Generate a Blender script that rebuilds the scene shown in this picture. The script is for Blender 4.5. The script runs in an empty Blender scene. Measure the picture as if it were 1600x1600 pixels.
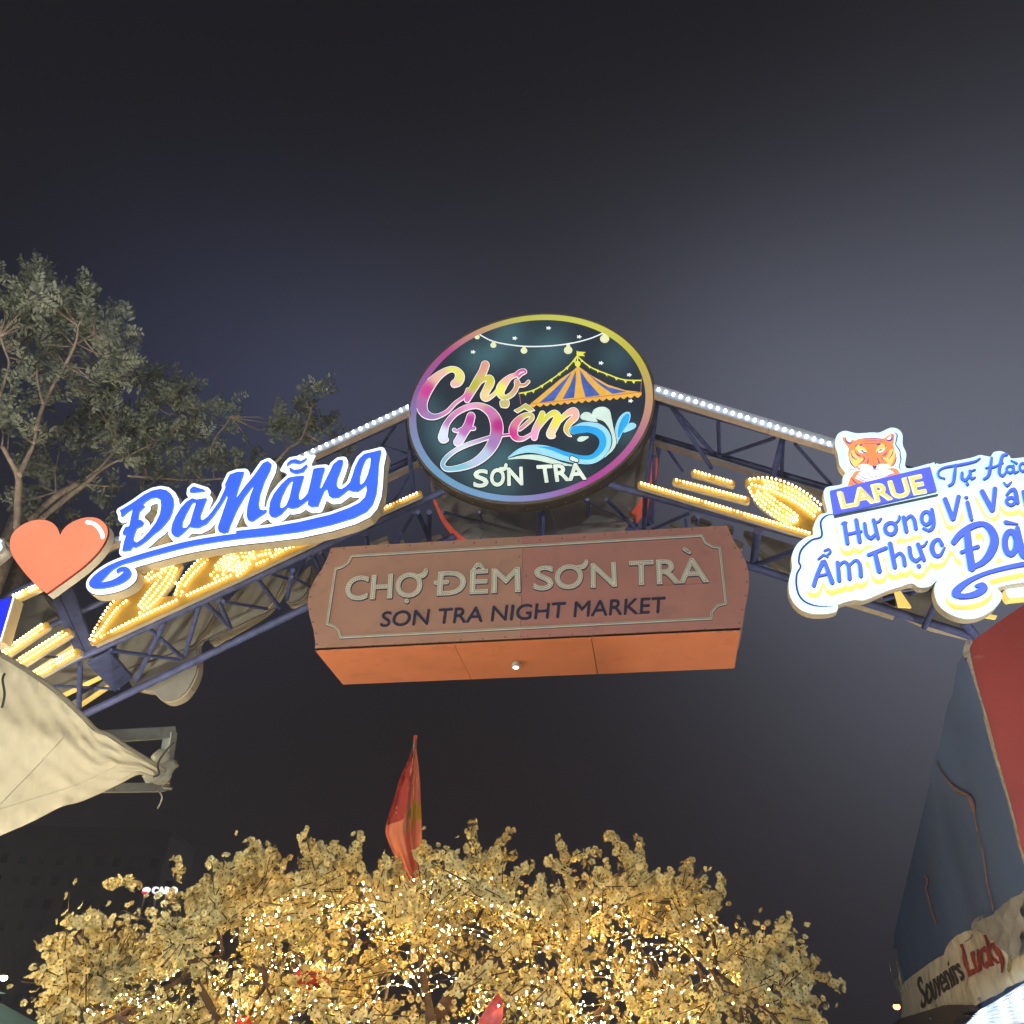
import bpy, math, random
import numpy as np
from mathutils import Vector, Matrix
from mathutils.geometry import delaunay_2d_cdt
random.seed(7); RNG = np.random.default_rng(11)
scene = bpy.context.scene
COL = scene.collection

# ------------------------------------------------------------------ camera
F, PITCH, ROLL, YAW = 1307.5, 0.5928, 0.0331, -0.1734
CAM = np.array([0.0, 0.0, 1.6])
FW = np.array([math.sin(YAW)*math.cos(PITCH), math.cos(YAW)*math.cos(PITCH), math.sin(PITCH)])
RT = np.array([math.cos(YAW), -math.sin(YAW), 0.0]); UP = np.cross(RT, FW)
R2 = RT*math.cos(ROLL)+UP*math.sin(ROLL); U2 = -RT*math.sin(ROLL)+UP*math.cos(ROLL)
cd = bpy.data.cameras.new('camera'); cam = bpy.data.objects.new('camera', cd); COL.objects.link(cam)
cd.sensor_width = 36; cd.lens = 36*F/1600; cd.clip_start = .05; cd.clip_end = 900
m = Matrix.Identity(4)
for i in range(3):
    m[i][0] = R2[i]; m[i][1] = U2[i]; m[i][2] = -FW[i]; m[i][3] = CAM[i]
cam.matrix_world = m
scene.camera = cam

def ray(u, v):
    d = FW*F + R2*(u-800) - U2*(v-800)
    return d/np.linalg.norm(d)

# ------------------------------------------------------------------ world: a hazy city sky at night, sign glow painted in
world = bpy.data.worlds.new('World'); scene.world = world; world.use_nodes = True
wn, wl = world.node_tree.nodes, world.node_tree.links
wn.clear()
wo = wn.new('ShaderNodeOutputWorld'); wbg = wn.new('ShaderNodeBackground'); wl.new(wbg.outputs[0], wo.inputs[0])
tc = wn.new('ShaderNodeTexCoord')
sky = wn.new('ShaderNodeTexSky'); sky.sky_type = 'NISHITA'; sky.sun_disc = False
sky.sun_elevation = math.radians(-8); sky.sun_rotation = math.radians(250)
nsc = wn.new('ShaderNodeVectorMath'); nsc.operation = 'SCALE'; nsc.inputs[3].default_value = .05
wl.new(sky.outputs[0], nsc.inputs[0])
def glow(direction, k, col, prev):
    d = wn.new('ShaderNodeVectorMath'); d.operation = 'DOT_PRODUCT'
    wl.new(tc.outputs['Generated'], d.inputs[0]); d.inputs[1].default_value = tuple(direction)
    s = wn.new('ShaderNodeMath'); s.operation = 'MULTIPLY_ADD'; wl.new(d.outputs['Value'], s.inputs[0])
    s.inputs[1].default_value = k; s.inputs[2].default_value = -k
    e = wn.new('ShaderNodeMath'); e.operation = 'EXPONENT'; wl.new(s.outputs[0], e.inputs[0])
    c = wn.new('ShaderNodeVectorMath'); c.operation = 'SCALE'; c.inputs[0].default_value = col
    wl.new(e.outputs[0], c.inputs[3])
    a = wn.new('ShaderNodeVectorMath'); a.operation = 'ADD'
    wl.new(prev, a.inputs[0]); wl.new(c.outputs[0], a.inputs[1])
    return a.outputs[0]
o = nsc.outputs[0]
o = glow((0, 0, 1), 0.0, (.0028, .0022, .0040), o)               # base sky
o = glow(ray(1680, 820), 21, (.200, .215, .280), o)                # haze glow around the right sign, painted into the sky
o = glow(ray(330, 650), 46, (.026, .032, .066), o)                 # bluish glow of the left signs, painted into the sky
o = glow(ray(1180, 640), 60, (.064, .070, .098), o)  # light strip glow right of the round sign, painted into the sky
o = glow(ray(600, 660), 80, (.036, .042, .070), o)  # glow left of the round sign, painted into the sky
o = glow(ray(860, 560), 40, (.020, .022, .030), o)  # weak glow behind the round sign, painted into the sky
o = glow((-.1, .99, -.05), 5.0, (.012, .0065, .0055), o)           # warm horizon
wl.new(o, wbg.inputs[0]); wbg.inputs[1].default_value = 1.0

moon = bpy.data.lights.new('moon_light', 'SUN'); moon.energy = .02; moon.angle = math.radians(.5); moon.color = (1, .93, .85)
mo = bpy.data.objects.new('moon_light', moon); COL.objects.link(mo); mo.rotation_euler = (math.radians(50), 0, math.radians(200))

scene.view_settings.view_transform = 'Standard'; scene.view_settings.look = 'None'
scene.view_settings.gamma = 1; scene.view_settings.exposure = 0; scene.view_settings.use_curve_mapping = False
scene.render.engine = 'CYCLES'
scene.cycles.use_denoising = True
scene.cycles.max_bounces = 5; scene.cycles.diffuse_bounces = 3; scene.cycles.glossy_bounces = 3
scene.cycles.sample_clamp_indirect = 4
scene.cycles.caustics_reflective = False; scene.cycles.caustics_refractive = False

# ------------------------------------------------------------------ helpers
class Plane:
    """a plane in the place; Plane.p(u, v, z) is the point on it (z metres in front)"""
    def __init__(s, origin, normal):
        s.o = np.array(origin, float); s.n = np.array(normal, float); s.n /= np.linalg.norm(s.n)
        s.k = (s.o-CAM)@s.n
        if s.n@(CAM-s.o) < 0: s.n = -s.n; s.k = (s.o-CAM)@s.n
    def p(s, u, v, z=0.0):
        d = ray(u, v); return CAM+d*(s.k/(d@s.n))+s.n*z
def YP(y): return Plane((0, y, 0), (0, 1, 0))
def at(u, v, dist): return CAM+ray(u, v)*dist
def aty(u, v, y):
    d = ray(u, v); return CAM+d*(y/d[1])
def T(ox, oy, s, pts):
    return [(ox+p[0]/s, oy+p[1]/s)+tuple(q/s for q in p[2:3]) for p in pts]

_m = {}
def mat(name, col, rough=.6, metal=0.0, emit=None, es=0.0, var=.12, vscale=6.0, bump=.0, spec=.4, trans=0.0, dirt_or_light=None):
    if name in _m: return _m[name]
    ma = bpy.data.materials.new(name); ma.use_nodes = True; _m[name] = ma
    n, l = ma.node_tree.nodes, ma.node_tree.links
    b = n['Principled BSDF']; b.inputs['Roughness'].default_value = rough; b.inputs['Metallic'].default_value = metal
    b.inputs['Specular IOR Level'].default_value = spec
    t = n.new('ShaderNodeTexCoord'); no = n.new('ShaderNodeTexNoise'); no.inputs['Scale'].default_value = vscale
    no.inputs['Detail'].default_value = 6; l.new(t.outputs['Object'], no.inputs['Vector'])
    r = n.new('ShaderNodeMapRange'); r.inputs[1].default_value = .3; r.inputs[2].default_value = .7
    r.inputs[3].default_value = 1-var; r.inputs[4].default_value = 1+var
    l.new(no.outputs['Fac'], r.inputs[0])
    mu = n.new('ShaderNodeVectorMath'); mu.operation = 'SCALE'; mu.inputs[0].default_value = col[:3]
    l.new(r.outputs[0], mu.inputs[3])
    src = mu.outputs[0]
    if dirt_or_light:
        n2 = n.new('ShaderNodeTexNoise'); n2.inputs['Scale'].default_value = dirt_or_light[0]; n2.inputs['Detail'].default_value = 9
        n2.inputs['Roughness'].default_value = .7
        l.new(t.outputs['Object'], n2.inputs['Vector'])
        r2 = n.new('ShaderNodeMapRange'); r2.inputs[1].default_value = dirt_or_light[1]; r2.inputs[2].default_value = dirt_or_light[2]
        l.new(n2.outputs['Fac'], r2.inputs[0])
        mx = n.new('ShaderNodeMix'); mx.data_type = 'RGBA'; l.new(r2.outputs[0], mx.inputs[0])
        l.new(src, mx.inputs[6]); mx.inputs[7].default_value = (*dirt_or_light[3], 1); src = mx.outputs[2]
    l.new(src, b.inputs['Base Color'])
    if emit:
        b.inputs['Emission Strength'].default_value = es
        me = n.new('ShaderNodeVectorMath'); me.operation = 'SCALE'; me.inputs[0].default_value = emit[:3]
        l.new(r.outputs[0], me.inputs[3]); l.new(me.outputs[0], b.inputs['Emission Color'])
    if bump:
        bp = n.new('ShaderNodeBump'); bp.inputs['Strength'].default_value = bump; bp.inputs['Distance'].default_value = .02
        l.new(no.outputs['Fac'], bp.inputs['Height']); l.new(bp.outputs[0], b.inputs['Normal'])
    if trans:
        tr = n.new('ShaderNodeBsdfTranslucent'); l.new(src, tr.inputs[0])
        ms = n.new('ShaderNodeMixShader'); ms.inputs[0].default_value = trans
        l.new(b.outputs[0], ms.inputs[1]); l.new(tr.outputs[0], ms.inputs[2])
        l.new(ms.outputs[0], n['Material Output'].inputs[0])
    return ma
def srgb(r, g, b):
    f = lambda c: (c/255/12.92 if c/255 <= .04045 else ((c/255+.055)/1.055)**2.4)
    return (f(r), f(g), f(b))
def vmat(name, es, base=.15):
    if name in _m: return _m[name]
    ma = bpy.data.materials.new(name); ma.use_nodes = True; _m[name] = ma
    n, l = ma.node_tree.nodes, ma.node_tree.links
    b = n['Principled BSDF']; a = n.new('ShaderNodeAttribute'); a.attribute_name = 'print'
    b.inputs['Roughness'].default_value = .35
    s = n.new('ShaderNodeVectorMath'); s.operation = 'SCALE'; s.inputs[3].default_value = base; l.new(a.outputs['Color'], s.inputs[0])
    l.new(s.outputs[0], b.inputs['Base Color']); l.new(a.outputs['Color'], b.inputs['Emission Color']); b.inputs['Emission Strength'].default_value = es
    return ma

def thing(name, label, cat, loc=(0, 0, 0), group=None):
    o = bpy.data.objects.new(name, None); COL.objects.link(o); o.location = tuple(loc); o.empty_display_size = .2
    o['label'] = label; o['category'] = cat
    if group: o['group'] = group
    return o
def tag(o, label, cat, group=None):
    o['label'] = label; o['category'] = cat
    if group: o['group'] = group
    return o
def depth_of(o):
    k = 0
    while o.parent: o = o.parent; k += 1
    return k
def world_loc(o):
    v = Vector((0, 0, 0))
    while o: v += o.location; o = o.parent
    return np.array(v)
def mk(name, V, Fc, mats, parent=None, mi=None, colors=None, smooth=False, at_loc=None):
    V = np.asarray(V, float).reshape(-1, 3)
    base = world_loc(parent) if parent else (np.array(at_loc, float) if at_loc is not None else np.zeros(3))
    me = bpy.data.meshes.new(name)
    me.from_pydata((V-base).tolist(), [], [tuple(int(i) for i in f) for f in Fc])
    if not isinstance(mats, (list, tuple)): mats = [mats]
    for x in mats: me.materials.append(x)
    if mi is not None: me.polygons.foreach_set('material_index', np.asarray(mi, dtype=np.int32))
    if colors is not None:
        ca = me.color_attributes.new('print', 'FLOAT_COLOR', 'POINT')
        c = np.c_[np.asarray(colors, float), np.ones(len(colors))]; ca.data.foreach_set('color', c.ravel().astype(np.float32))
    if smooth: me.polygons.foreach_set('use_smooth', np.ones(len(me.polygons), dtype=bool))
    me.update()
    o = bpy.data.objects.new(name, me); COL.objects.link(o)
    if parent: o.parent = parent
    elif at_loc is not None: o.location = tuple(at_loc)
    return o

class MB:
    def __init__(s): s.V = []; s.F = []; s.M = []
    def add(s, V, Fc, mi=0):
        k = len(s.V); s.V += [tuple(v) for v in V]; s.F += [tuple(i+k for i in f) for f in Fc]; s.M += [mi]*len(Fc)
    def tube(s, a, b, r, r2=None, n=10, mi=0, cap=True):
        a = np.array(a, float); b = np.array(b, float); r2 = r if r2 is None else r2
        d = b-a; L = np.linalg.norm(d)
        if L < 1e-6: return
        d /= L; x = np.cross(d, [0, 0, 1.]) if abs(d[2]) < .9 else np.cross(d, [1., 0, 0]); x /= np.linalg.norm(x); y = np.cross(d, x)
        V = [p+(x*math.cos(t)+y*math.sin(t))*rr for p, rr in ((a, r), (b, r2)) for t in np.linspace(0, 2*math.pi, n, endpoint=False)]
        Fc = [(i, (i+1) % n, n+(i+1) % n, n+i) for i in range(n)]
        if cap: Fc += [tuple(range(n))[::-1], tuple(range(n, 2*n))]
        s.add(V, Fc, mi)
    def path(s, P, R, n=6, mi=0):
        P = [np.array(p, float) for p in P]
        ring = []
        ref = np.array([.3, .2, .93])
        for i, p in enumerate(P):
            d = P[min(i+1, len(P)-1)]-P[max(i-1, 0)]; d /= (np.linalg.norm(d)+1e-9)
            x = np.cross(d, ref); x /= (np.linalg.norm(x)+1e-9); y = np.cross(d, x)
            r = R[i] if hasattr(R, '__len__') else R
            ring += [p+(x*math.cos(t)+y*math.sin(t))*r for t in np.linspace(0, 2*math.pi, n, endpoint=False)]
        Fc = [(i*n+j, i*n+(j+1) % n, (i+1)*n+(j+1) % n, (i+1)*n+j) for i in range(len(P)-1) for j in range(n)]
        Fc += [tuple(range(n))[::-1], tuple(range((len(P)-1)*n, len(P)*n))]
        s.add(ring, Fc, mi)
    def box(s, c, ax, ay, az, mi=0):
        c, ax, ay, az = (np.array(q, float) for q in (c, ax, ay, az))
        V = [c+ax*i+ay*j+az*k for i in (-1, 1) for j in (-1, 1) for k in (-1, 1)]
        s.add(V, [(0, 1, 3, 2), (4, 6, 7, 5), (0, 4, 5, 1), (2, 3, 7, 6), (0, 2, 6, 4), (1, 5, 7, 3)], mi)
    def bar(s, a, b, w, h, mi=0):
        a = np.array(a, float); b = np.array(b, float); d = b-a; L = np.linalg.norm(d); d /= L
        x = np.cross(d, [0, 0, 1.]) if abs(d[2]) < .95 else np.array([1., 0, 0]); x /= np.linalg.norm(x); y = np.cross(x, d)
        s.box((a+b)/2, d*L/2, x*w/2, y*h/2, mi)
    def ico(s, c, r, mi=0, sc=(1, 1, 1), nu=8, nv=5):
        V = []; c = np.array(c, float)
        for i in range(nv+1):
            ph = math.pi*i/nv
            for j in range(nu):
                t = 2*math.pi*j/nu
                V.append(c+np.array([math.sin(ph)*math.cos(t)*sc[0], math.sin(ph)*math.sin(t)*sc[1], math.cos(ph)*sc[2]])*r)
        s.add(V, [(i*nu+j, (i+1)*nu+j, (i+1)*nu+(j+1) % nu, i*nu+(j+1) % nu) for i in range(nv) for j in range(nu)], mi)
    def build(s, name, mats, parent=None, smooth=False, at_loc=None):
        return mk(name, s.V, s.F, mats, parent, s.M, None, smooth, at_loc)

# ---- flat shapes: strokes and outlines -> distance field -> contour -> prism
def catmull(P, closed=False, step=1.0):
    P = np.array(P, float); n = len(P)
    if n < 3 and not closed: Q = [P[0], *P, P[-1]]; segs = n-1
    out = []
    segs = n if closed else n-1
    for i in range(segs):
        if closed: a, b, c, d = P[i-1], P[i], P[(i+1) % n], P[(i+2) % n]
        else: a, b, c, d = P[max(i-1, 0)], P[i], P[i+1], P[min(i+2, n-1)]
        k = max(2, int(np.linalg.norm((c-b)[:2])/step)+1)
        for t in np.linspace(0, 1, k, endpoint=False):
            out.append(.5*((2*b)+(c-a)*t+(2*a-5*b+4*c-d)*t*t+(3*b-a-3*c+d)*t**3))
    if not closed: out.append(P[-1])
    return np.array(out)
def lin(P, closed=True, step=1.0):
    P = np.array(P, float); n = len(P); out = []
    for i in range(n if closed else n-1):
        b, c = P[i], P[(i+1) % n]; k = max(1, int(np.linalg.norm((c-b)[:2])/step)+1)
        for t in np.linspace(0, 1, k, endpoint=False): out.append(b+(c-b)*t)
    if not closed: out.append(P[-1])
    return np.array(out)
def S(P, w=None):          # smooth stroke; points (x, y, width)
    return ('s', catmull([(p[0], p[1], (p[2] if len(p) > 2 else w)/2) for p in P]))
def SL(P, w=None):         # straight-cornered stroke
    return ('s', lin([(p[0], p[1], (p[2] if len(p) > 2 else w)/2) for p in P], False))
def PG(P, smooth=False): return ('p', catmull([p[:2] for p in P], True) if smooth else lin([p[:2] for p in P]))
def HO(P, smooth=False): return ('h',)+PG(P, smooth)[1:]
def DOT(x, y, r, ry=None):
    ry = ry or r; return PG([(x+r*math.cos(t), y+ry*math.sin(t)) for t in np.linspace(0, 2*math.pi, 14, endpoint=False)], True)
def RING(x, y, rx, ry, w): return ('s', np.array([(x+rx*math.cos(t), y+ry*math.sin(t), w/2) for t in np.linspace(0, 2*math.pi, 60)]))
def shift(prims, dx, dy): return [(k, np.c_[q[:, 0]+dx, q[:, 1]+dy, q[:, 2:]]) for k, q in prims]
class Field:
    def __init__(s, prims, reach=10.0, g=.8):
        allp = np.vstack([q[:, :2] for k, q in prims]); mw = max([q[:, 2].max() for k, q in prims if k == 's'] or [0])
        lo = allp.min(0)-mw-reach-3; hi = allp.max(0)+mw+reach+3
        s.lo = lo; s.g = g; nx, ny = ((hi-lo)/g).astype(int)+2
        s.X = lo[0]+np.arange(nx)*g; s.Y = lo[1]+np.arange(ny)*g
        s.F = np.full((ny, nx), 99.0)
        for k, q in prims:
            if k == 's':
                for x, y, r in q: s._disc(s.F, x, y, r, r+reach+2)
            else:
                D = np.full((ny, nx), 50.0)
                for x, y in q[:, :2]: s._disc(D, x, y, 0, reach+2)
                ins = np.zeros((ny, nx), bool)
                a = q[:, :2]; b = np.roll(a, -1, 0)
                for (x1, y1), (x2, y2) in zip(a, b):
                    if y1 == y2: continue
                    i0, i1 = np.searchsorted(s.Y, [min(y1, y2), max(y1, y2)])
                    for i in range(i0, i1):
                        xc = x1+(s.Y[i]-y1)*(x2-x1)/(y2-y1); j = np.searchsorted(s.X, xc)
                        ins[i, j:] ^= True
                sd = np.where(ins, -D, D)
                s.F = np.minimum(s.F, sd) if k == 'p' else np.maximum(s.F, -sd)
    def _disc(s, A, x, y, r, R):
        j0 = max(0, int((x-R-s.lo[0])/s.g)); j1 = int((x+R-s.lo[0])/s.g)+2
        i0 = max(0, int((y-R-s.lo[1])/s.g)); i1 = int((y+R-s.lo[1])/s.g)+2
        sub = A[i0:i1, j0:j1]
        d = np.hypot(s.X[None, j0:j1]-x, s.Y[i0:i1, None]-y)-r
        np.minimum(sub, d, out=sub)
    def val(s, x, y):
        fx = (x-s.lo[0])/s.g; fy = (y-s.lo[1])/s.g
        j = int(min(max(fx, 0), len(s.X)-2)); i = int(min(max(fy, 0), len(s.Y)-2)); a = fx-j; b = fy-i
        Fv = s.F; return (Fv[i, j]*(1-a)+Fv[i, j+1]*a)*(1-b)+(Fv[i+1, j]*(1-a)+Fv[i+1, j+1]*a)*b
    def loops(s, off):
        Fv = s.F-off; ins = Fv < 0; X, Y = s.X, s.Y
        c = ins[:-1, :-1]*1+ins[:-1, 1:]*2+ins[1:, 1:]*4+ins[1:, :-1]*8
        nxt = {}
        tab = {1: [(3, 0)], 2: [(0, 1)], 3: [(3, 1)], 4: [(1, 2)], 5: [(3, 0), (1, 2)], 6: [(0, 2)], 7: [(3, 2)], 8: [(2, 3)], 9: [(2, 0)],
               10: [(0, 1), (2, 3)], 11: [(2, 1)], 12: [(1, 3)], 13: [(1, 0)], 14: [(0, 3)]}
        for i, j in zip(*np.nonzero((c > 0) & (c < 15))):
            ek = [('h', i, j), ('v', i, j+1), ('h', i+1, j), ('v', i, j)]
            for a, b in tab[int(c[i, j])]: nxt[ek[a]] = ek[b]
        def pt(k):
            t, i, j = k
            if t == 'h': a, b = Fv[i, j], Fv[i, j+1]; return (X[j]+s.g*a/(a-b), Y[i])
            a, b = Fv[i, j], Fv[i+1, j]; return (X[j], Y[i]+s.g*a/(a-b))
        out = []
        while nxt:
            k0 = next(iter(nxt)); k = k0; L = []
            while k in nxt:
                L.append(pt(k)); k = nxt.pop(k)
            if len(L) > 5:
                L = rdp(np.array(L), .09)
                if len(L) > 3: out.append(L)
        return out
def rdp(P, eps):
    n = len(P); keep = np.zeros(n, bool); h = int(np.argmax(np.hypot(*(P-P[0]).T))); keep[0] = keep[h] = True
    Q = np.vstack([P, P[:1]]); st = [(0, h), (h, n)]
    while st:
        a, b = st.pop()
        if b-a < 2: continue
        d = Q[b]-Q[a]; L = np.hypot(*d)+1e-9; e = Q[a+1:b]-Q[a]; dist = abs(e[:, 0]*d[1]-e[:, 1]*d[0])/L
        k = int(np.argmax(dist))
        if dist[k] > eps: keep[a+1+k] = True; st += [(a, a+1+k), (a+1+k, b)]
    return P[keep]
def tri(field, off=0.0, inner=None):
    L = field.loops(off); V = []; E = []
    for l in L:
        k = len(V); n = len(l); V += [Vector(p) for p in l]; E += [(k+i, k+(i+1) % n) for i in range(n)]
    if inner:
        nb = len(V)
        for y in np.arange(field.Y[0], field.Y[-1], inner):
            for x in np.arange(field.X[0], field.X[-1], inner):
                if field.val(x, y) < off-.7: V.append(Vector((x, y)))
    r = delaunay_2d_cdt(V, E, [], 0, 1e-4)
    vs = np.array([tuple(v) for v in r[0]]); ts = []
    for f in r[2]:
        c = vs[list(f)].mean(0)
        if field.val(*c) < off: ts.append(tuple(f))
    return vs, ts
def prism(name, vs, ts, pl, z0, z1, mats, parent=None, colorf=None, back=True, at_loc=None):
    """front at z1, back at z0 (metres in front of plane pl); mats = [front, side]"""
    n = len(vs); base = np.array([pl.p(u, v) for u, v in vs]); nn = pl.n
    cnt = {}
    T2 = []
    for a, b, c in ts:
        A, B, C = base[a], base[b], base[c]
        if np.cross(B-A, C-A)@nn < 0: b, c = c, b
        T2.append((a, b, c))
        for e in ((a, b), (b, c), (c, a)): cnt[e] = 1
    V = list(base+nn*z1); Fc = list(T2); MI = [0]*len(T2)
    if abs(z1-z0) > 1e-6:
        V += list(base+nn*z0)
        for (a, b) in cnt:
            if (b, a) not in cnt: Fc.append((b, a, a+n, b+n)); MI.append(1)
        if back:
            for a, b, c in T2: Fc.append((a+n, c+n, b+n)); MI.append(1)
    cols = None
    if colorf:
        cc = [colorf(u, v) for u, v in vs]; cols = cc+cc if len(V) > n else cc
    if not isinstance(mats, (list, tuple)): mats = [mats, mats]
    return mk(name, V, Fc, mats, parent, MI, cols, at_loc=at_loc)
def shape(name, prims, off, pl, z0, z1, mats, parent=None, g=.8, colorf=None, inner=None, fld=None, back=True, at_loc=None):
    f = fld or Field(prims, max(off, 0)+2, g)
    vs, ts = tri(f, off, inner)
    return prism(name, vs, ts, pl, z0, z1, mats, parent, colorf, back, at_loc)

def text2d(body, offset=0.0, spacing=1.0):
    cu = bpy.data.curves.new('t', 'FONT'); cu.body = body; cu.offset = offset; cu.space_character = spacing
    cu.resolution_u = 4
    o = bpy.data.objects.new('t', cu); COL.objects.link(o)
    dg = bpy.context.evaluated_depsgraph_get(); dg.update()
    me = bpy.data.meshes.new_from_object(o.evaluated_get(dg))
    vs = np.array([v.co[:2] for v in me.vertices]); me.calc_loop_triangles(); ts = [tuple(t.vertices) for t in me.loop_triangles]
    bpy.data.objects.remove(o); bpy.data.curves.remove(cu); bpy.data.meshes.remove(me)
    # weld doubles
    key = {}; mp = []; nv = []
    for v in vs:
        k = (round(v[0], 5), round(v[1], 5))
        if k not in key: key[k] = len(nv); nv.append(v)
        mp.append(key[k])
    ts = [tuple(mp[i] for i in t) for t in ts]
    ts = [t for t in ts if len(set(t)) == 3]
    return np.array(nv), ts
CAPH = .729
def text_px(body, quad, offset=0.0, spacing=1.0, cap=CAPH):
    """quad: baseline-left, baseline-right, cap-right, cap-left in photo pixels"""
    vs, ts = text2d(body, offset, spacing)
    x0, x1 = vs[:, 0].min(), vs[:, 0].max()
    bl, br, tr, tl = (np.array(q, float) for q in quad)
    s = ((vs[:, 0]-x0)/(x1-x0))[:, None]; t = (vs[:, 1]/cap)[:, None]
    P = (bl*(1-s)+br*s)*(1-t)+(tl*(1-s)+tr*s)*t
    return P, ts
class TextField:
    """distance field (in photo pixels) of a word mapped onto a quad"""
    def __init__(s, body, quad, reach=4, g=.45, spacing=1.0, extra=()):
        P, ts = text_px(body, quad, 0.0, spacing); s.g = g
        if extra: P0 = P; P = np.vstack([P, *[q[:, :2] for k, q in extra]])
        s.lo = P.min(0)-reach-2; hi = P.max(0)+reach+2; nx, ny = ((hi-s.lo)/g).astype(int)+2
        s.X = s.lo[0]+np.arange(nx)*g; s.Y = s.lo[1]+np.arange(ny)*g; ins = np.zeros((ny, nx), bool); D = np.full((ny, nx), 50.); cnt = {}
        for a, b, c in ts:
            A, B, C = P[a], P[b], P[c]
            cr = (B[0]-A[0])*(C[1]-A[1])-(B[1]-A[1])*(C[0]-A[0])
            if abs(cr) < 1e-9: continue
            if cr < 0: b, c = c, b; B, C = C, B
            for e in ((a, b), (b, c), (c, a)): cnt[e] = 1
            l = np.minimum(np.minimum(A, B), C); h = np.maximum(np.maximum(A, B), C)
            j0 = int((l[0]-s.lo[0])/g); j1 = int((h[0]-s.lo[0])/g)+2; i0 = int((l[1]-s.lo[1])/g); i1 = int((h[1]-s.lo[1])/g)+2
            X = s.X[None, j0:j1]; Y = s.Y[i0:i1, None]; e_ = 1e-6; w = np.ones((i1-i0, j1-j0), bool)
            for p, q in ((A, B), (B, C), (C, A)): w &= ((q[0]-p[0])*(Y-p[1])-(q[1]-p[1])*(X-p[0])) >= -e_
            ins[i0:i1, j0:j1] |= w
        for (a, b) in cnt:
            if (b, a) in cnt: continue
            for x, y in lin([P[a], P[b]], False, .5): Field._disc(s, D, x, y, 0, reach+2)
        s.F = np.where(ins, -D, D)
        for k, q in extra:
            for x, y, r in q: Field._disc(s, s.F, x, y, r, r+reach+2)
    val = Field.val; loops = Field.loops

# ------------------------------------------------------------------ materials
STEEL_BLUE = mat('blue_painted_steel', (.13, .165, .40), .42, .0, var=.25, vscale=9, spec=.5, dirt_or_light=(14, .62, .8, (.12, .11, .12)))
BEIGE = mat('beige_sheet_metal', (.58, .48, .41), .55, var=.1)
GREYBACK = mat('grey_sheet_back', (.46, .46, .43), .6, var=.16, vscale=3, bump=.15, dirt_or_light=(5, .6, .85, (.22, .2, .18)))
RETURN = mat('cream_sign_return', (.74, .66, .50), .45, var=.08)
RETURN_W = mat('white_sign_return', (.72, .72, .72), .35, var=.06)
DARKEDGE = mat('dark_rubber_edge', (.06, .055, .05), .5)
WHITE_LIT = mat('lit_white_acrylic', (.8, .8, .8), .3, emit=(.80, .96, 1.0), es=1.35, var=.05, vscale=2)
BLUE_LIT = mat('lit_blue_acrylic', (.05, .1, .5), .3, emit=srgb(58, 106, 250), es=1.0, var=.10, vscale=2.2)
RED_LIT = mat('lit_red_acrylic', (.6, .1, .05), .3, emit=srgb(255, 148, 112), es=1.0, var=.10, vscale=1.3)
LED_WHITE = mat('white_led', (.8, .8, .8), .3, emit=(.80, .90, 1.0), es=16, var=0)
BULB = mat('warm_bulb', (.8, .7, .4), .3, emit=(1.0, .74, .30), es=6.8, var=0)
BULB_DIM = mat('tired_warm_bulb', (.7, .6, .35), .35, emit=(1.0, .60, .20), es=1.1, var=0)
OCHRE = mat('ochre_panel', (.50, .33, .07), .5, var=.12, vscale=4)

def subquad(quad, x0, x1):
    bl, br, tr, tl = (np.array(q, float) for q in quad)
    return [tuple(bl+(br-bl)*x0), tuple(bl+(br-bl)*x1), tuple(tl+(tr-tl)*x1), tuple(tl+(tr-tl)*x0)]

# ------------------------------------------------------------------ ground
g = MB(); g.add([(-400, -300, 0), (400, -300, 0), (400, 600, 0), (-400, 600, 0)], [(0, 1, 2, 3)])
gr = g.build('ground', mat('pale_concrete_paving', (.30, .28, .25), .8, var=.2, vscale=1.5, bump=.3)); gr['kind'] = 'structure'

# ------------------------------------------------------------------ the steel truss arch
PF, PR = YP(8.3), YP(9.5)
P4 = lambda u, v: (960+u/4.2105, 580+v/4.2105)      # readings from enlarged views of the photograph
PJ = lambda u, v: (150+u/5.333, 820+v/5.333)
P6 = lambda u, v: (u/4.444, 860+v/4.444)
P7 = lambda u, v: (470+u/4.324, 800+v/4.324)
P8 = lambda u, v: (820+u/4, 780+v/4)
P9 = lambda u, v: (1130+u/9.41, 780+v/9.41)
PD = lambda u, v: (420+u/6.154, 640+v/6.154)
P5 = lambda u, v: (1220+u/4.2105, 640+v/4.2105)
truss = thing('truss_arch', 'blue tubular steel truss arch spanning the market entrance behind all the lit signs', 'truss arch', PF.p(842, 775))
FRT = lambda q: PF.p(*q); REA = lambda q: PR.p(*q)
def tube(name, a, b, r, n=12):
    m = MB(); m.tube(a, b, r, n=n); return m.build(name, STEEL_BLUE, truss, smooth=False)
def ex(q0, q1, t): return (q0[0]+(q1[0]-q0[0])*t, q0[1]+(q1[1]-q0[1])*t)
chords = [  # front bottom, rear bottom, front top, rear top
    (FRT((845, 698)), FRT((-60, 1112)), .046), (FRT((835, 726)), FRT((1660, 947)), .046),
    (REA((840, 775)), REA((-60, 1209)), .05), (REA((838, 780)), REA((1700, 1051)), .05),
    (FRT((640, 650)), FRT((-60, 963)), .045), (FRT((1020, 624)), FRT((1700, 812)), .045),
    (REA((835, 628)), REA((-60, 1042)), .045), (REA((830, 626)), REA((1700, 882)), .045)]
for a, b, r in chords: tube('chord', a, b, r, 16)
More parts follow.
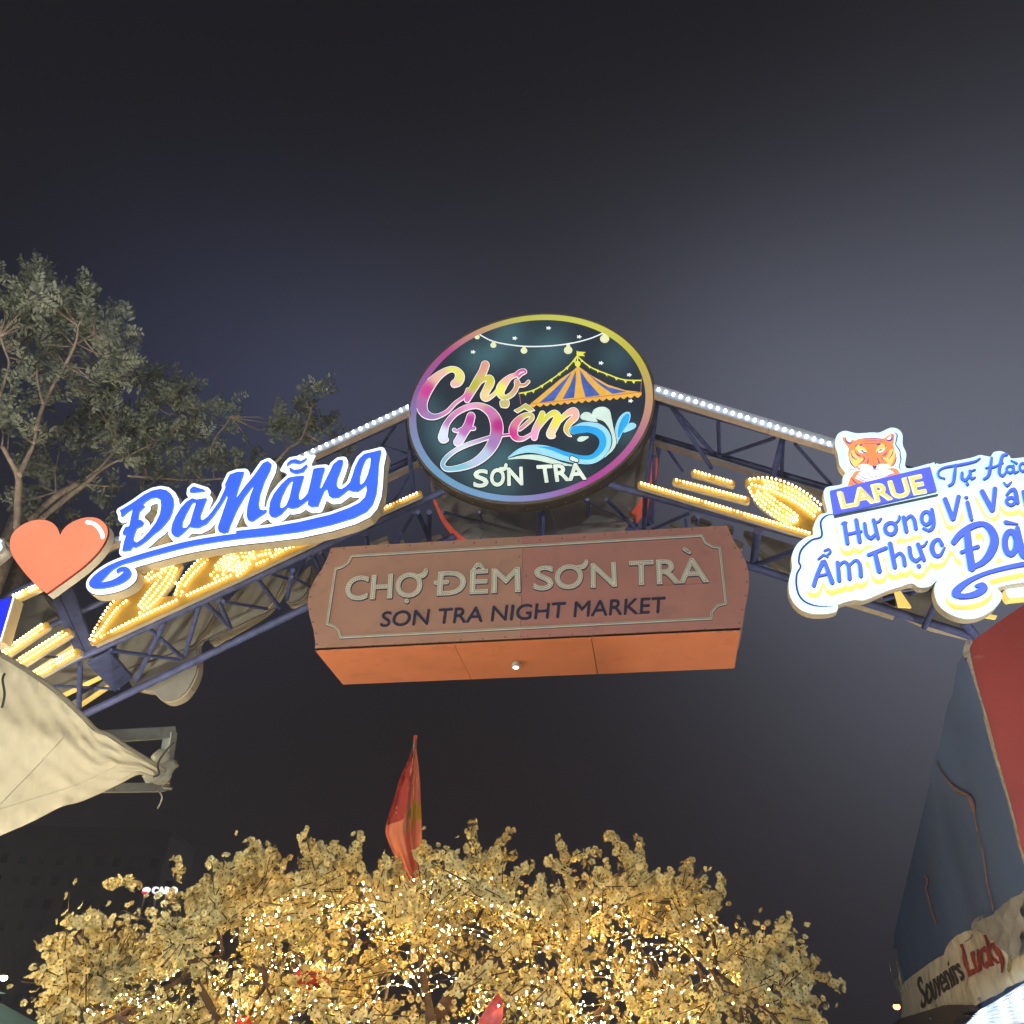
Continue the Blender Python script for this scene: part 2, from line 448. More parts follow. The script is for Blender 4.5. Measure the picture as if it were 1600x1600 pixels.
braces = [ # (view, a, side, b, side, radius)
    (P4, (283, 190), 'F', (205, 800), 'F', .030), (P4, (300, 450), 'R', (222, 1010), 'R', .034), (P4, (262, 560), 'F', (255, 1000), 'R', .022),
    (P4, (345, 195), 'F', (668, 560), 'R', .028), (P4, (360, 215), 'F', (640, 640), 'F', .024), (P4, (683, 335), 'F', (690, 550), 'R', .026),
    (P4, (1108, 440), 'F', (1035, 730), 'F', .038), (P4, (1108, 440), 'F', (1100, 700), 'R', .026), (P4, (1050, 440), 'F', (700, 560), 'R', .024),
    (P4, (1190, 480), 'F', (1425, 745), 'R', .022), (P4, (320, 470), 'R', (450, 660), 'R', .02),
    (P4, (205, 800), 'F', (195, 1025), 'R', .032), (P4, (5, 880), 'R', (150, 1015), 'R', .02), (P4, (945, 1045), 'F', (918, 1250), 'R', .05),
    (P4, (1300, 1140), 'F', (930, 1275), 'R', .035), (P4, (550, 960), 'F', (545, 1010), 'R', .022), (P4, (500, 930), 'F', (250, 1040), 'R', .022),
    (P8, (88, 60), 'F', (88, 240), 'R', .034), (P8, (390, 0), 'F', (403, 110), 'R', .024), (P8, (510, 0), 'F', (690, 180), 'R', .026), (P8, (360, 5), 'F', (640, 140), 'R', .010),
    (P7, (960, 0), 'F', (1215, 68), 'R', .02), (P7, (1205, 0), 'F', (1228, 70), 'R', .02), (P7, (762, 5), 'F', (640, 215), 'R', .024),
    (P7, (790, 0), 'F', (880, 210), 'R', .032), (P7, (868, 0), 'F', (868, 200), 'R', .034), (P7, (440, 150), 'F', (455, 235), 'R', .028), (P7, (420, 155), 'F', (440, 190), 'R', .02),
    (P7, (85, 285), 'F', (130, 390), 'R', .02), (P7, (130, 270), 'F', (180, 350), 'R', .026), (P7, (65, 300), 'F', (-90, 520), 'R', .022), (P7, (60, 500), 'R', (-60, 440), 'F', .02),
    (PJ, (862, 670), 'F', (738, 1085), 'R', .030), (PJ, (908, 645), 'F', (1120, 855), 'R', .030), (PJ, (1020, 630), 'F', (1118, 850), 'R', .028), (PJ, (1060, 640), 'F', (1425, 700), 'R', .022),
    (PJ, (440, 860), 'F', (715, 1105), 'R', .028), (PJ, (575, 800), 'F', (335, 1290), 'R', .034), (PJ, (120, 1045), 'F', (690, 1125), 'R', .024), (PJ, (1345, 450), 'F', (1530, 690), 'R', .030),
    (PJ, (1450, 405), 'F', (1640, 460), 'R', .024), (PJ, (1640, 380), 'F', (1590, 620), 'R', .03),
    (P6, (557, 790), 'F', (549, 1090), 'R', .034), (P6, (350, 940), 'R', (830, 962), 'R', .018), (P6, (300, 738), 'F', (400, 742), 'R', .018),
    (P5, (380, 1240), 'F', (1040, 1160), 'F', .022), (P5, (660, 1250), 'F', (1020, 1175), 'R', .026), (P5, (1020, 1270), 'F', (945, 1430), 'R', .034), (P5, (1200, 1390), 'F', (1300, 1510), 'R', .05),
    (PD, (1330, 60), 'F', (1370, 480), 'R', .032), (PD, (1350, 400), 'F', (1400, 880), 'F', .030), (PD, (1250, 100), 'F', (1090, 340), 'R', .024),
    (PD, (1040, 330), 'R', (1360, 430), 'R', .014), (PD, (1160, 590), 'R', (1420, 470), 'R', .03), (PD, (1355, 620), 'F', (1200, 880), 'F', .02),
]
for v, a, sa, b, sb, r in braces:
    A = (PF if sa == 'F' else PR).p(*v(*a)); B = (PF if sb == 'F' else PR).p(*v(*b)); tube('brace', A, B, r, 10)
# bolted splice plates wrapping the truss on the left
for k, (q0, q1, q2, q3) in enumerate([((330, 270), (392, 265), (602, 720), (548, 745)), ((398, 265), (500, 262), (662, 690), (610, 716))]):
    shape('splice_plate', [PG([P6(*q) for q in (q0, q1, q2, q3)])], 0, PF, -.03, .03+.01*k, STEEL_BLUE, truss)
A = [PF.p(*P6(612, 765)), PF.p(*P6(770, 690)), PR.p(*P6(925, 870)), PR.p(*P6(800, 962))]
m = MB(); m.add([*A, *[a+np.array([0, 0, -.04]) for a in A]], [(0, 1, 2, 3), (7, 6, 5, 4), (0, 4, 5, 1), (1, 5, 6, 2), (2, 6, 7, 3), (3, 7, 4, 0)]); m.build('splice_plate', STEEL_BLUE, truss)
bl = MB()
for q in [(660, 760), (700, 745), (745, 730), (790, 820), (820, 805), (850, 880), (700, 810), (740, 860)]:
    a = (A[0]+A[2])/2
    p = PF.p(*P6(*q)); d = ray(*P6(*q)); t = (a[2]-.04-CAM[2])/d[2]; c = CAM+d*t; bl.tube(c, c+np.array([0, 0, -.02]), .016, n=6)
ob = bl.build('bolts', mat('zinc_bolt', (.3, .3, .32), .4, 1), truss); ob['kind'] = 'stuff'
# thin cables tied along the rear bottom chord
CABLE = mat('grey_cable', (.14, .13, .12), .6)
cb = MB()
for pts in ([(270, 1195), (560, 1095), (820, 1010), (1120, 870), (1500, 690)], [(400, 1160), (700, 1050), (900, 960), (1130, 850)]):
    cb.path([REA(PJ(*q)) for q in pts], .008, 5)
for pts in ([(0, 0)],): pass
tag(cb.build('electric_cable', CABLE, None, at_loc=REA(PJ(820, 1010))), 'thin grey electric cables tied along the lower left truss tube', 'cable')
cb = MB()
for pts in ([(660, 1270), (800, 1330), (950, 1390), (1250, 1495)], [(680, 1290), (950, 1400), (1130, 1465)]): cb.path([REA(P5(*q)) for q in pts], .009, 5)
tag(cb.build('electric_cable', CABLE, None, at_loc=REA(P5(950, 1390))), 'thin grey electric cables along the lower right truss tube below the brewery sign', 'cable')

# ------------------------------------------------------------------ white LED channels on the top chords
def led_channel(label, top0, top1, bot0, bot1, led0, led1, n, y, depth, seams=()):
    pl = YP(y); root = thing('led_channel', label, 'light strip', pl.p(*ex(bot0, bot1, .5)), 'white LED channels along the top of the arch')
    ns = len(seams)+1; cuts = [0, *seams, 1]
    for i in range(ns):
        a, b = cuts[i]+(.0015 if i else 0), cuts[i+1]
        shape('channel_section', [PG([ex(top0, top1, a), ex(top0, top1, b), ex(bot0, bot1, b), ex(bot0, bot1, a)])], 0, pl, -depth, 0, [mat('channel_face', (.5, .53, .60), .35, var=.05), BEIGE], root)
    if n:
        mb = MB(); mb.ico((0, 0, 0), .0145, nu=8, nv=6); me = None
        for i in range(n):
            q = ex(led0, led1, i/(n-1)); p = pl.p(q[0], q[1], .02)
            if me is None:
                ob = mk('led', mb.V, mb.F, LED_WHITE); me = ob.data
            else: ob = bpy.data.objects.new('led', me); COL.objects.link(ob)
            ob.parent = root; ob.location = tuple(p-np.array(root.location))
    return root
led_channel('row of white LEDs on a beige channel left of the round sign', (455, 716.5), (638, 631.5), (457, 727), (640, 642), (458, 719.5), (637, 636.2), 18, 7.95, .10)
led_channel('row of white LEDs on a beige channel right of the round sign up to tiger', (1022, 600), (1330, 693), (1022, 616), (1330, 709), (1029, 609.5), (1318, 701), 26, 7.95, .10, seams=(.58,))
led_channel('unlit rear channel seen under the blue tube right of the round sign', (1000, 679), (1400, 801), (1000, 682), (1400, 805), None, None, 0, 9.35, .12)
led_channel('unlit rear channel seen under the blue tube between script sign and round sign', (560, 764), (660, 716), (560, 767), (660, 719), None, None, 0, 9.35, .12)
led_channel('short LED channel lighting the left end of the arch near the heart', (120, 868), (205, 828), (122, 876), (207, 836), (165, 853), (190, 842), 2, 7.95, .10)

# ------------------------------------------------------------------ bulb bars and wave panels
BM = MB(); BM.ico((0, 0, 0), 1.0, nu=8, nv=6, sc=(1, 1.25, 1.15)); bulb_mesh = None; dim_mesh = None
def bulbs(root, pts, pl, r=.0132, z=.03, cap=300):
    global bulb_mesh, dim_mesh
    for i, (u, v) in enumerate(pts[:cap]):
        p = pl.p(u, v, z)
        if bulb_mesh is None:
            ob = mk('bulb', BM.V, BM.F, BULB, smooth=True); bulb_mesh = ob.data
        else:
            if dim_mesh is None: dim_mesh = bulb_mesh.copy(); dim_mesh.materials[0] = BULB_DIM
            ob = bpy.data.objects.new('bulb', dim_mesh if random.random() < .06 else bulb_mesh); COL.objects.link(ob)
        ob.parent = root; ob.location = tuple(p-np.array(root.location)); ob.scale = (r, r, r)
    if len(pts) > cap:
        mb = MB()
        for u, v in pts[cap:]: mb.ico(pl.p(u, v, z), r, nu=6, nv=4, sc=(1, 1.25, 1))
        ob = mb.build('remaining_bulbs', BULB, root, smooth=True); ob['kind'] = 'stuff'
def band(P, rows, sp=6.2):
    Q = catmull(P, False, 1.0) if len(P) > 2 else lin(P, False)
    seg = np.r_[0, np.cumsum(np.hypot(*np.diff(Q[:, :2], axis=0).T))]; out = []
    n = max(2, int(seg[-1]/sp)+1)
    for k in range(n*2):
        s_ = k*sp/2
        if s_ > seg[-1]: break
        x, y, w = (np.interp(s_, seg, Q[:, i]) for i in range(3))
        x2, y2 = (np.interp(min(s_+1, seg[-1]), seg, Q[:, i]) for i in range(2)); x1, y1 = (np.interp(max(s_-1, 0), seg, Q[:, i]) for i in range(2))
        dx, dy = x2-x1, y2-y1; L = math.hypot(dx, dy)+1e-9; nx, ny = -dy/L, dx/L
        for r in range(rows):
            if rows > 1 and (r+k) % 2: continue
            if rows == 1 and k % 2: continue
            o_ = 0 if rows == 1 else (r/(rows-1)-.5)*w
            out.append((x+nx*o_, y+ny*o_))
    return out
def thin(pts, dmin=5.5):
    out = []
    for p in pts:
        if all((p[0]-q[0])**2+(p[1]-q[1])**2 > dmin*dmin for q in out): out.append(p)
    return out
E5 = lambda u, v, w=70: (120+u/5.714, 820+v/5.714, w*.88/5.714)
B4 = lambda u, v, w=40: (300+u/4, 600+v/4, w/4)
PW = YP(8.02)
root = thing('wave_bulb_panel', 'long ochre wave-shaped panel of warm bulbs under the blue city-name script sign', 'light panel', PW.p(300, 950))
wave = [PG([E5(112, 1062), E5(250, 800), E5(330, 690), E5(460, 600), (216, 900), (262, 880), E5(935, 345), E5(940, 370), E5(880, 490), E5(800, 590), E5(760, 640), E5(850, 640), E5(905, 520), E5(1010, 380), E5(1120, 270), (330, 852), (400, 838),
            (470, 820), (500, 806), (503, 842), (490, 849.5), (400, 892), (300, 939), (200, 985), (148, 1008.5), E5(140, 1064)]),
        HO([E5(1500, 250), E5(1525, 262), E5(1400, 400), E5(1290, 480), E5(1340, 420), E5(1440, 340)]), HO([E5(945, 350), E5(1060, 320), E5(1000, 370), E5(900, 510), E5(850, 625), E5(760, 650), E5(850, 550)])]
shape('panel', wave, 0, PW, -.06, 0, [OCHRE, RETURN], root)
pts = band([E5(140, 1035, 20), E5(210, 930, 60), E5(330, 750, 75), E5(455, 640, 85)], 4)
pts += band([E5(612, 515, 30), E5(700, 440, 55), E5(790, 395, 60), E5(870, 368, 50)], 3)
pts += band([E5(868, 385, 80), E5(800, 500, 105), E5(690, 640, 115), E5(580, 760, 70), E5(550, 775, 30)], 5)
pts += band([E5(1150, 295, 85), E5(1040, 400, 85), E5(940, 530, 85), E5(900, 640, 85)], 4)
pts += band([E5(1420, 270, 90), E5(1330, 350, 95), E5(1210, 470, 80)], 4)
pts += band([B4(490, 1045, 40), B4(390, 1060, 60), B4(330, 1130, 60), B4(270, 1180, 60)], 4)
pts += band([B4(320, 1065, 60), B4(240, 1130, 60), B4(150, 1195, 60)], 4)
pts += band([E5(165, 1040, 1), E5(560, 840, 1), E5(1000, 635, 1), E5(1580, 372, 1)], 1)
pts += band([E5(1000, 615, 1), E5(1300, 490, 1), E5(1590, 358, 1)], 1, 6)
pts += band([B4(505, 1085, 1), B4(600, 1035, 1), B4(745, 990, 1)], 1) + band([B4(250, 1200, 1), B4(520, 1085, 1)], 1)
pts += band([B4(510, 1060, 1), B4(560, 1030, 1), B4(690, 995, 1)], 1)
bulbs(root, thin(pts), PW)

FZ = lambda u, v, w=40: (960+u/4.2105, 580+v/4.2105, w/4.2105)
root = thing('leaf_bulb_panel', 'ochre leaf-shaped panel edged with warm bulbs left of the brewery sign', 'light panel', PW.p(1230, 800))
leaf = [PG([FZ(862, 712), FZ(960, 705), FZ(1100, 735), FZ(1230, 790), FZ(1330, 880), FZ(1380, 950), FZ(1400, 1100), FZ(1310, 1085), FZ(1180, 1045), FZ(1060, 960), FZ(950, 880), FZ(890, 790)], True)]
shape('panel', leaf, 0, PW, -.06, 0, [OCHRE, RETURN], root)
pts = band([FZ(890, 735, 30), FZ(1000, 745, 70), FZ(1120, 785, 85), FZ(1240, 850, 85), FZ(1340, 930, 85)], 4, 6.4)
pts += band([FZ(890, 755, 30), FZ(960, 835, 80), FZ(1060, 915, 90), FZ(1150, 970, 80), FZ(1200, 1000, 50)], 4, 6.4)
bulbs(root, thin(pts), PW)

def bulb_bar(label, a, b, w, rows, sp, group, y=8.0, depth=.06, z=.03, face=None):
    pl = YP(y); root = thing('bulb_bar', label, 'light bar', pl.p(*ex(a, b, .5)), group)
    L = math.hypot(b[0]-a[0], b[1]-a[1]); tx, ty = (b[0]-a[0])/L, (b[1]-a[1])/L
    shape('housing', [SL([(a[0], a[1], w), (b[0], b[1], w)])], 0, pl, -depth, 0, [face or OCHRE, RETURN], root)
    bulbs(root, band([(a[0]+tx*2, a[1]+ty*2, w*.5), (b[0]-tx*2, b[1]-ty*2, w*.5)], rows, sp), pl, z=z)
    return root
gR = 'straight bulb bars right of the round sign'
bulb_bar('long bar of warm bulbs running down to the right along the truss tube', P4(170, 742), P4(1300, 1078), 9.5, 1, 5.8, gR)
bulb_bar('middle bar of warm bulbs above the long one right of the round sign', P4(400, 722), P4(872, 845), 9.5, 1, 5.8, gR)
bulb_bar('shortest topmost bar of warm bulbs right of the round sign', P4(522, 665), P4(775, 738), 9.5, 1, 5.8, gR)
bulb_bar('short bar of warm bulbs between the script sign and the round sign', PD(1070, 975), PD(1450, 805), 8, 1, 5.6, 'bulb bars on the left half of the arch')
gL = 'bulb bars on the left half of the arch'
bulb_bar('upper double-row bulb bar below the heart at the left edge', P6(10, 735), P6(318, 522), 11, 2, 5.6, gL)
bulb_bar('middle and widest double-row bulb bar above the pale tarpaulin', P6(60, 830), P6(470, 570), 13, 2, 6.0, gL)
bulb_bar('lowest double-row bulb bar ending at the blue splice plate', P6(220, 880), P6(535, 705), 12, 2, 5.8, gL)
bulb_bar('short double-row bulb bar between blue sign corner and heart tip', P6(100, 332), P6(290, 245), 9, 2, 5.4, gL, y=7.8)
# rear bars seen from below, light on their returns put in as emission
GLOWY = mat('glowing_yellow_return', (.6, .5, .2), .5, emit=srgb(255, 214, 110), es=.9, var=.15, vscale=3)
gB = 'bars on the far face of the arch seen from behind'
for lab, a, b, w in [('far glowing bar crossing under the middle left bulb bars', P6(205, 825), P6(478, 650), 7), ('far glowing bar under the blue splice plate', P6(395, 985), P6(670, 850), 10), ('far glowing bar lowest above the tarpaulin edge', P6(470, 1090), P6(750, 905), 8)]:
    pl = YP(9.62); root = thing('far_light_bar', lab, 'light bar', pl.p(*a), gB)
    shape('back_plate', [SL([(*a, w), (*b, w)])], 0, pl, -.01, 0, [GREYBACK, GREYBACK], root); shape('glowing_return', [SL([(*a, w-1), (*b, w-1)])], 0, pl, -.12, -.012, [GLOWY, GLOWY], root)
for lab, a, b, w in [('far grey pill-shaped bar just left of the hanging box sign top', P7(480, 215), P7(575, 178), 7), ('small far pill bar above the box sign top edge left', P7(640, 222), P7(685, 203), 7), ('far pill bar above the box sign, nearest the round sign', P7(830, 200), P7(935, 165), 7),
                     ('far pill bar left of two above the box sign right end', P4(380, 1000), P4(450, 1035), 7), ('far pill bar under the long bulb bar', P4(520, 965), P4(625, 1000), 8),
                     ('far round-ended bar at the right top corner of the box sign', P4(735, 1020), P4(768, 1035), 8.5), ('far round-ended bar beside the bulging right edge of the box sign', P4(795, 1125), P4(830, 1142), 9)]:
    pl = YP(9.62); root = thing('far_pill_bar', lab, 'light bar', pl.p(*a), gB)
    shape('back_plate', [SL([(*a, w), (*b, w)])], 0, pl, -.01, 0, [GREYBACK, GREYBACK], root); shape('return', [SL([(*a, w), (*b, w)])], 0, pl, -.1, -.011, [RETURN, RETURN], root)

# ------------------------------------------------------------------ backs of the signs on the far face
PB = YP(9.7)
FARLIT = mat('lit_far_face', (.8, .8, .8), .3, emit=(.9, .95, .85), es=2.2, var=.1)
def back_sign(label, prims, seams=(), ret=RETURN):
    c = prims[0][1][:, :2].mean(0); root = thing('sign_back', label, 'sign back', PB.p(*c), 'signs of the far face seen from behind')
    shape('back_panel', prims, -1.5, PB, -.03, 0, [GREYBACK, GREYBACK], root, g=1.2); shape('return', prims, 0, PB, -.16, -.034, [ret, ret], root, g=1.2); shape('lit_face', prims, -3.5, PB, -.19, -.161, [RETURN, FARLIT], root, g=1.2)
    return root
back_sign('large grey cloud-shaped sign back hanging below the left truss, cream rim', [PG([PJ(*q) for q in [(170, 1000), (420, 880), (800, 700), (1035, 600), (1010, 690), (960, 800), (905, 890), (850, 950), (835, 1000), (850, 1100), (846, 1190), (825, 1270), (770, 1370), (700, 1440), (600, 1475), (530, 1450), (470, 1390), (400, 1375), (300, 1345), (240, 1230)]], True)])
back_sign('grey sign back with curved cream rim right of the large left one', [PG([PJ(*q) for q in [(940, 975), (975, 850), (1010, 760), (1090, 640), (1220, 510), (1350, 430), (1480, 380), (1590, 365), (1560, 480), (1500, 600), (1420, 700), (1330, 765), (1180, 850), (1050, 920)]], True)])
back_sign('narrow grey sign back just left of the hanging box sign', [PG([PJ(*q) for q in [(1580, 640), (1620, 500), (1700, 400), (1800, 330), (1790, 430), (1760, 560), (1680, 640)]], True)])
back_sign('grey leaf-shaped back with thin lit rim right of the box sign', [PG([(1162, 826), (1240, 850), (1330, 880), (1400, 905), (1400, 960), (1300, 930), (1219, 886), (1203, 875), (1177, 849)])])
back_sign('grey angular sign back under the gap of the brewery sign', [PG([P5(*q) for q in [(480, 1180), (1100, 1050), (1250, 1480), (1000, 1420), (700, 1280)]])])
back_sign('grey back filling the left end of the arch behind the bulb bars', [PG([P6(*q) for q in [(-60, 380), (130, 330), (300, 300), (420, 480), (540, 640), (700, 830), (420, 980), (100, 860), (-60, 800)]])])
for lab, q in [('bent bracket strip with orange light painted in under the brewery sign', [(745, 1185), (790, 1195), (860, 1300), (775, 1295), (765, 1250)]), ('small bracket with orange light painted in under the script curl of the brewery sign', [(1370, 1345), (1425, 1355), (1415, 1375), (1350, 1365)])]:
    tag(shape('bracket', [PG([P5(*t) for t in q])], 0, YP(8.1), -.03, 0, GLOWY, at_loc=YP(8.1).p(*P5(*q[0]))), lab, 'bracket')  # light on the brackets is put in as emission

# ------------------------------------------------------------------ round sign
XC, RD = -1.2458, 1.6098
PD0 = YP(8.096); ZD = 7.25+1.6
def circ_px(R, pl, n=160, xc=XC, zc=ZD):
    out = []
    for t in np.linspace(0, 2*math.pi, n, endpoint=False):
        P = np.array([xc+R*math.cos(t), pl.o[1], zc+R*math.sin(t)])-CAM; z = P@FW
        out.append((800+F*(P@R2)/z, 800-F*(P@U2)/z))
    return out
def disc_sign(label, xc, y, zc, R, back=False):
    pass
root = thing('round_sign', 'tilted-looking oval of the round lightbox sign with night market lettering, tent and wave', 'round sign', (XC, 8.1, ZD-RD))
def ring_mesh(name, R0, R1, y0, y1, mats, parent, n=128, colorf=None, xc=XC, zc=ZD):
    V = []; Fc = []; cols = []
    for i in range(n):
        t = 2*math.pi*i/n; c, s_ = math.cos(t), math.sin(t)
        for R, y in ((R0, y0), (R1, y0), (R1, y1), (R0, y1)):
            V.append((xc+R*c, y, zc+R*s_)); cols.append(colorf(t) if colorf else (1, 1, 1))
    for i in range(n):
        j = (i+1) % n
        for k in range(4): Fc.append((4*i+k, 4*j+k, 4*j+(k+1) % 4, 4*i+(k+1) % 4))
    mi = [0 if (k % 4) == 0 else 1 for k in range(4*n)]
    return mk(name, V, Fc, mats, parent, mi, cols if colorf else None, smooth=False)
ring_mesh('casing', RD-.02, RD+.015, 8.10, 8.25, [DARKEDGE, mat('brown_sign_casing', (.12, .10, .085), .45, var=.2, vscale=5)], root)
RIM = [(-10, (196, 150, 120)), (20, (190, 180, 70)), (55, (208, 208, 90)), (95, (190, 190, 90)), (118, (196, 150, 120)), (138, (180, 80, 140)), (165, (135, 95, 155)), (195, (130, 140, 180)), (225, (110, 160, 195)), (255, (120, 160, 200)),
       (278, (140, 125, 185)), (300, (170, 70, 150)), (325, (180, 95, 150)), (350, (196, 150, 120))]
def rimcol(t):
    a = math.degrees(t) % 360; a = a-360 if a > 350 else a
    for (a0, c0), (a1, c1) in zip(RIM, RIM[1:]):
        if a0 <= a <= a1:
            f = (a-a0)/(a1-a0); return tuple(x*(1-f)+y*f for x, y in zip(srgb(*c0), srgb(*c1)))
    return srgb(*RIM[0][1])
PRINT = vmat('backlit_print', 1.0)
ring_mesh('rim', RD-.115, RD-.012, 8.085, 8.12, [PRINT, PRINT], root, colorf=rimcol)
ring_mesh('rim_bead', RD-.022, RD+.004, 8.075, 8.12, [mat('rim_bead', (.25, .22, .2), .4)]*2, root)
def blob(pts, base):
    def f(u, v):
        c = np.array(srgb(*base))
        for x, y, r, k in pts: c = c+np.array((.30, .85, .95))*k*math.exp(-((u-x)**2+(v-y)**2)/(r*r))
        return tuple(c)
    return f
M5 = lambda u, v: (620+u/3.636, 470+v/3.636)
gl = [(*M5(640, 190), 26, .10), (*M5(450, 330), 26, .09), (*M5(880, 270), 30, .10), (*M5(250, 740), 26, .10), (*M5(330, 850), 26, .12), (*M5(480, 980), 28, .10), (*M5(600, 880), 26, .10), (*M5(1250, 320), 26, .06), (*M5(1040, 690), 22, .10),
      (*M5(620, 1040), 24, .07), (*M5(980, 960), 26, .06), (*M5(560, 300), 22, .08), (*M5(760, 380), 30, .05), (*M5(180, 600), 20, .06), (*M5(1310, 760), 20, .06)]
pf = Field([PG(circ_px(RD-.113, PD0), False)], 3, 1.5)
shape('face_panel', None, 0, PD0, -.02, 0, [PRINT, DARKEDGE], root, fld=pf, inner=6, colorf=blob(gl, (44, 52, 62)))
# lettering
KZ = lambda L: [(640+p[0]/5.714, 550+p[1]/5.714, (p[2] if len(p) > 2 else 0)/5.714) for p in L]
LZ = lambda L: [(660+p[0]/5.714, 620+p[1]/5.714, (p[2] if len(p) > 2 else 0)/5.714) for p in L]
MZ = lambda L: [(620+p[0]/3.636, 470+p[1]/3.636, (p[2] if len(p) > 2 else 0)/3.636) for p in L]
cho = [S(KZ([(400, 288, 62), (435, 265, 80), (450, 215, 78), (415, 165, 52), (350, 162, 48), (255, 220, 68), (165, 320, 100), (118, 420, 100), (112, 500, 92), (150, 562, 70), (230, 582, 44), (330, 540, 34), (410, 460, 30), (490, 400, 28), (520, 340, 30)])),
       S(KZ([(676, 120, 72), (655, 180, 72), (610, 260, 74), (560, 345, 66), (530, 400, 56), (515, 430, 50)])),
       S(KZ([(565, 355, 28), (640, 265, 32), (705, 235, 50), (722, 270, 72), (690, 340, 66), (664, 395, 62), (690, 422, 40), (750, 385, 30), (795, 330, 28)])),
       S(KZ([(960, 205, 30), (890, 235, 46), (825, 310, 78), (810, 370, 66), (850, 412, 42), (915, 380, 42), (955, 320, 40), (960, 270, 46)])), S(KZ([(960, 275, 50), (985, 300, 30), (1030, 298, 24), (1062, 268, 26)])),
       S(KZ([(950, 205, 30), (985, 175, 26), (1025, 168, 24), (1036, 185, 18), (1000, 205, 20), (975, 225, 26)])), PG(KZ([(815, 440), (880, 435), (890, 470), (870, 500), (820, 495), (808, 465)]), True)]
dem = [S(LZ([(215, 385, 40), (185, 375, 78), (190, 330, 72), (218, 245, 52), (290, 158, 46), (400, 98, 48), (510, 85, 52), (610, 140, 82), (658, 225, 106), (665, 320, 108), (632, 420, 100), (570, 510, 85), (485, 580, 68), (390, 622, 56), (285, 646, 44), (210, 645, 40), (182, 605, 34), (218, 545, 36), (300, 480, 36), (400, 432, 36), (500, 398, 32), (600, 365, 26)])),
       S(LZ([(690, 352, 20), (790, 340, 18)])), S(LZ([(435, 178, 72), (412, 255, 78), (365, 330, 78), (335, 385, 78), (315, 408, 70)])), S(LZ([(285, 300, 32), (310, 310, 24), (370, 290, 36), (430, 290, 26), (460, 285, 34)])),
       S(LZ([(870, 295, 26), (930, 245, 34), (980, 192, 36), (962, 162, 34), (895, 182, 48), (832, 245, 68), (812, 310, 76), (835, 368, 56), (900, 378, 34), (985, 330, 24)])),
       PG(LZ([(820, 125), (870, 100), (920, 65), (960, 85), (1003, 125), (960, 135), (912, 110), (850, 146)])),
       S(LZ([(1072, 155, 48), (1052, 220, 62), (1012, 300, 62), (1000, 365, 54)])), S(LZ([(1050, 270, 26), (1120, 180, 40), (1180, 150, 52), (1208, 195, 70), (1172, 275, 72), (1142, 338, 66), (1168, 352, 40)])),
       S(LZ([(1205, 245, 26), (1280, 165, 44), (1350, 132, 62), (1368, 180, 56), (1310, 240, 52), (1285, 295, 44), (1305, 340, 22), (1330, 356, 6)]))]
CP = [(c[0], c[1], srgb(*c[2])) for c in
      [(*M5(480, 380), (225, 160, 140)), (*M5(330, 400), (235, 235, 110)), (*M5(370, 440), (235, 228, 130)), (*M5(250, 430), (240, 190, 170)), (*M5(180, 520), (205, 70, 150)), (*M5(150, 600), (170, 110, 170)), (*M5(200, 655), (160, 130, 185)),
       (*M5(300, 640), (225, 140, 190)), (*M5(330, 490), (245, 190, 180)), (*M5(430, 480), (190, 190, 60)), (*M5(400, 560), (225, 110, 180)), (*M5(540, 440), (215, 210, 80)), (*M5(500, 540), (250, 220, 150)), (*M5(590, 510), (245, 245, 110)), (*M5(640, 440), (250, 190, 170)),
       (*M5(710, 410), (220, 90, 160)), (*M5(690, 500), (215, 170, 120)), (*M5(610, 590), (205, 195, 120)), (*M5(740, 470), (210, 160, 110)),
       (*M5(300, 680), (190, 130, 190)), (*M5(260, 760), (225, 240, 255)), (*M5(420, 610), (240, 170, 210)), (*M5(530, 640), (205, 120, 180)), (*M5(580, 710), (190, 50, 140)), (*M5(550, 800), (170, 130, 190)), (*M5(480, 880), (190, 210, 240)),
       (*M5(350, 950), (130, 200, 220)), (*M5(260, 920), (130, 190, 215)), (*M5(380, 850), (220, 230, 240)), (*M5(420, 680), (195, 70, 160)), (*M5(390, 740), (190, 120, 190)), (*M5(350, 800), (225, 215, 245)), (*M5(650, 760), (215, 60, 150)),
       (*M5(690, 690), (225, 130, 150)), (*M5(740, 650), (215, 200, 110)), (*M5(720, 610), (200, 200, 90)), (*M5(780, 770), (250, 170, 210)), (*M5(830, 650), (225, 225, 70)), (*M5(880, 770), (250, 225, 180)), (*M5(920, 680), (245, 240, 90)), (*M5(1010, 640), (250, 190, 170)), (*M5(980, 740), (230, 200, 90))]]
def cpcol(u, v):
    w = np.array([1/(((u-x)**2+(v-y)**2)**1.6+4) for x, y, c in CP]); C = np.array([c for x, y, c in CP]); return tuple((w@C)/w.sum())
LETW = mat('lit_pale_outline', (.7, .7, .7), .3, emit=(.78, .74, .82), es=1.0, var=.03)
INK = mat('dark_print', (.03, .035, .05), .4)
for nm, pr in (('market_script', cho), ('night_script', dem)):
    fl = Field(pr, 5, .6)
    shape(nm+'_shadow', None, 2.2, PD0, .0, .004, [INK, INK], root, fld=fl, back=False)
    shape(nm+'_outline', None, .75, PD0, .004, .010, [LETW, LETW], root, fld=fl, back=False)
    shape(nm, None, -.35, PD0, .010, .013, [PRINT, PRINT], root, fld=fl, inner=1.7, colorf=cpcol, back=False)
YEL = mat('lit_yellow_print', (.5, .5, .1), .3, emit=srgb(226, 226, 70), es=1, var=.06)
GOLD = mat('lit_gold_print', (.5, .3, .1), .3, emit=srgb(226, 172, 72), es=1, var=.10, vscale=8)
TBLUE = mat('lit_tent_blue', (.1, .15, .4), .3, emit=srgb(62, 92, 168), es=1, var=.25, vscale=6)
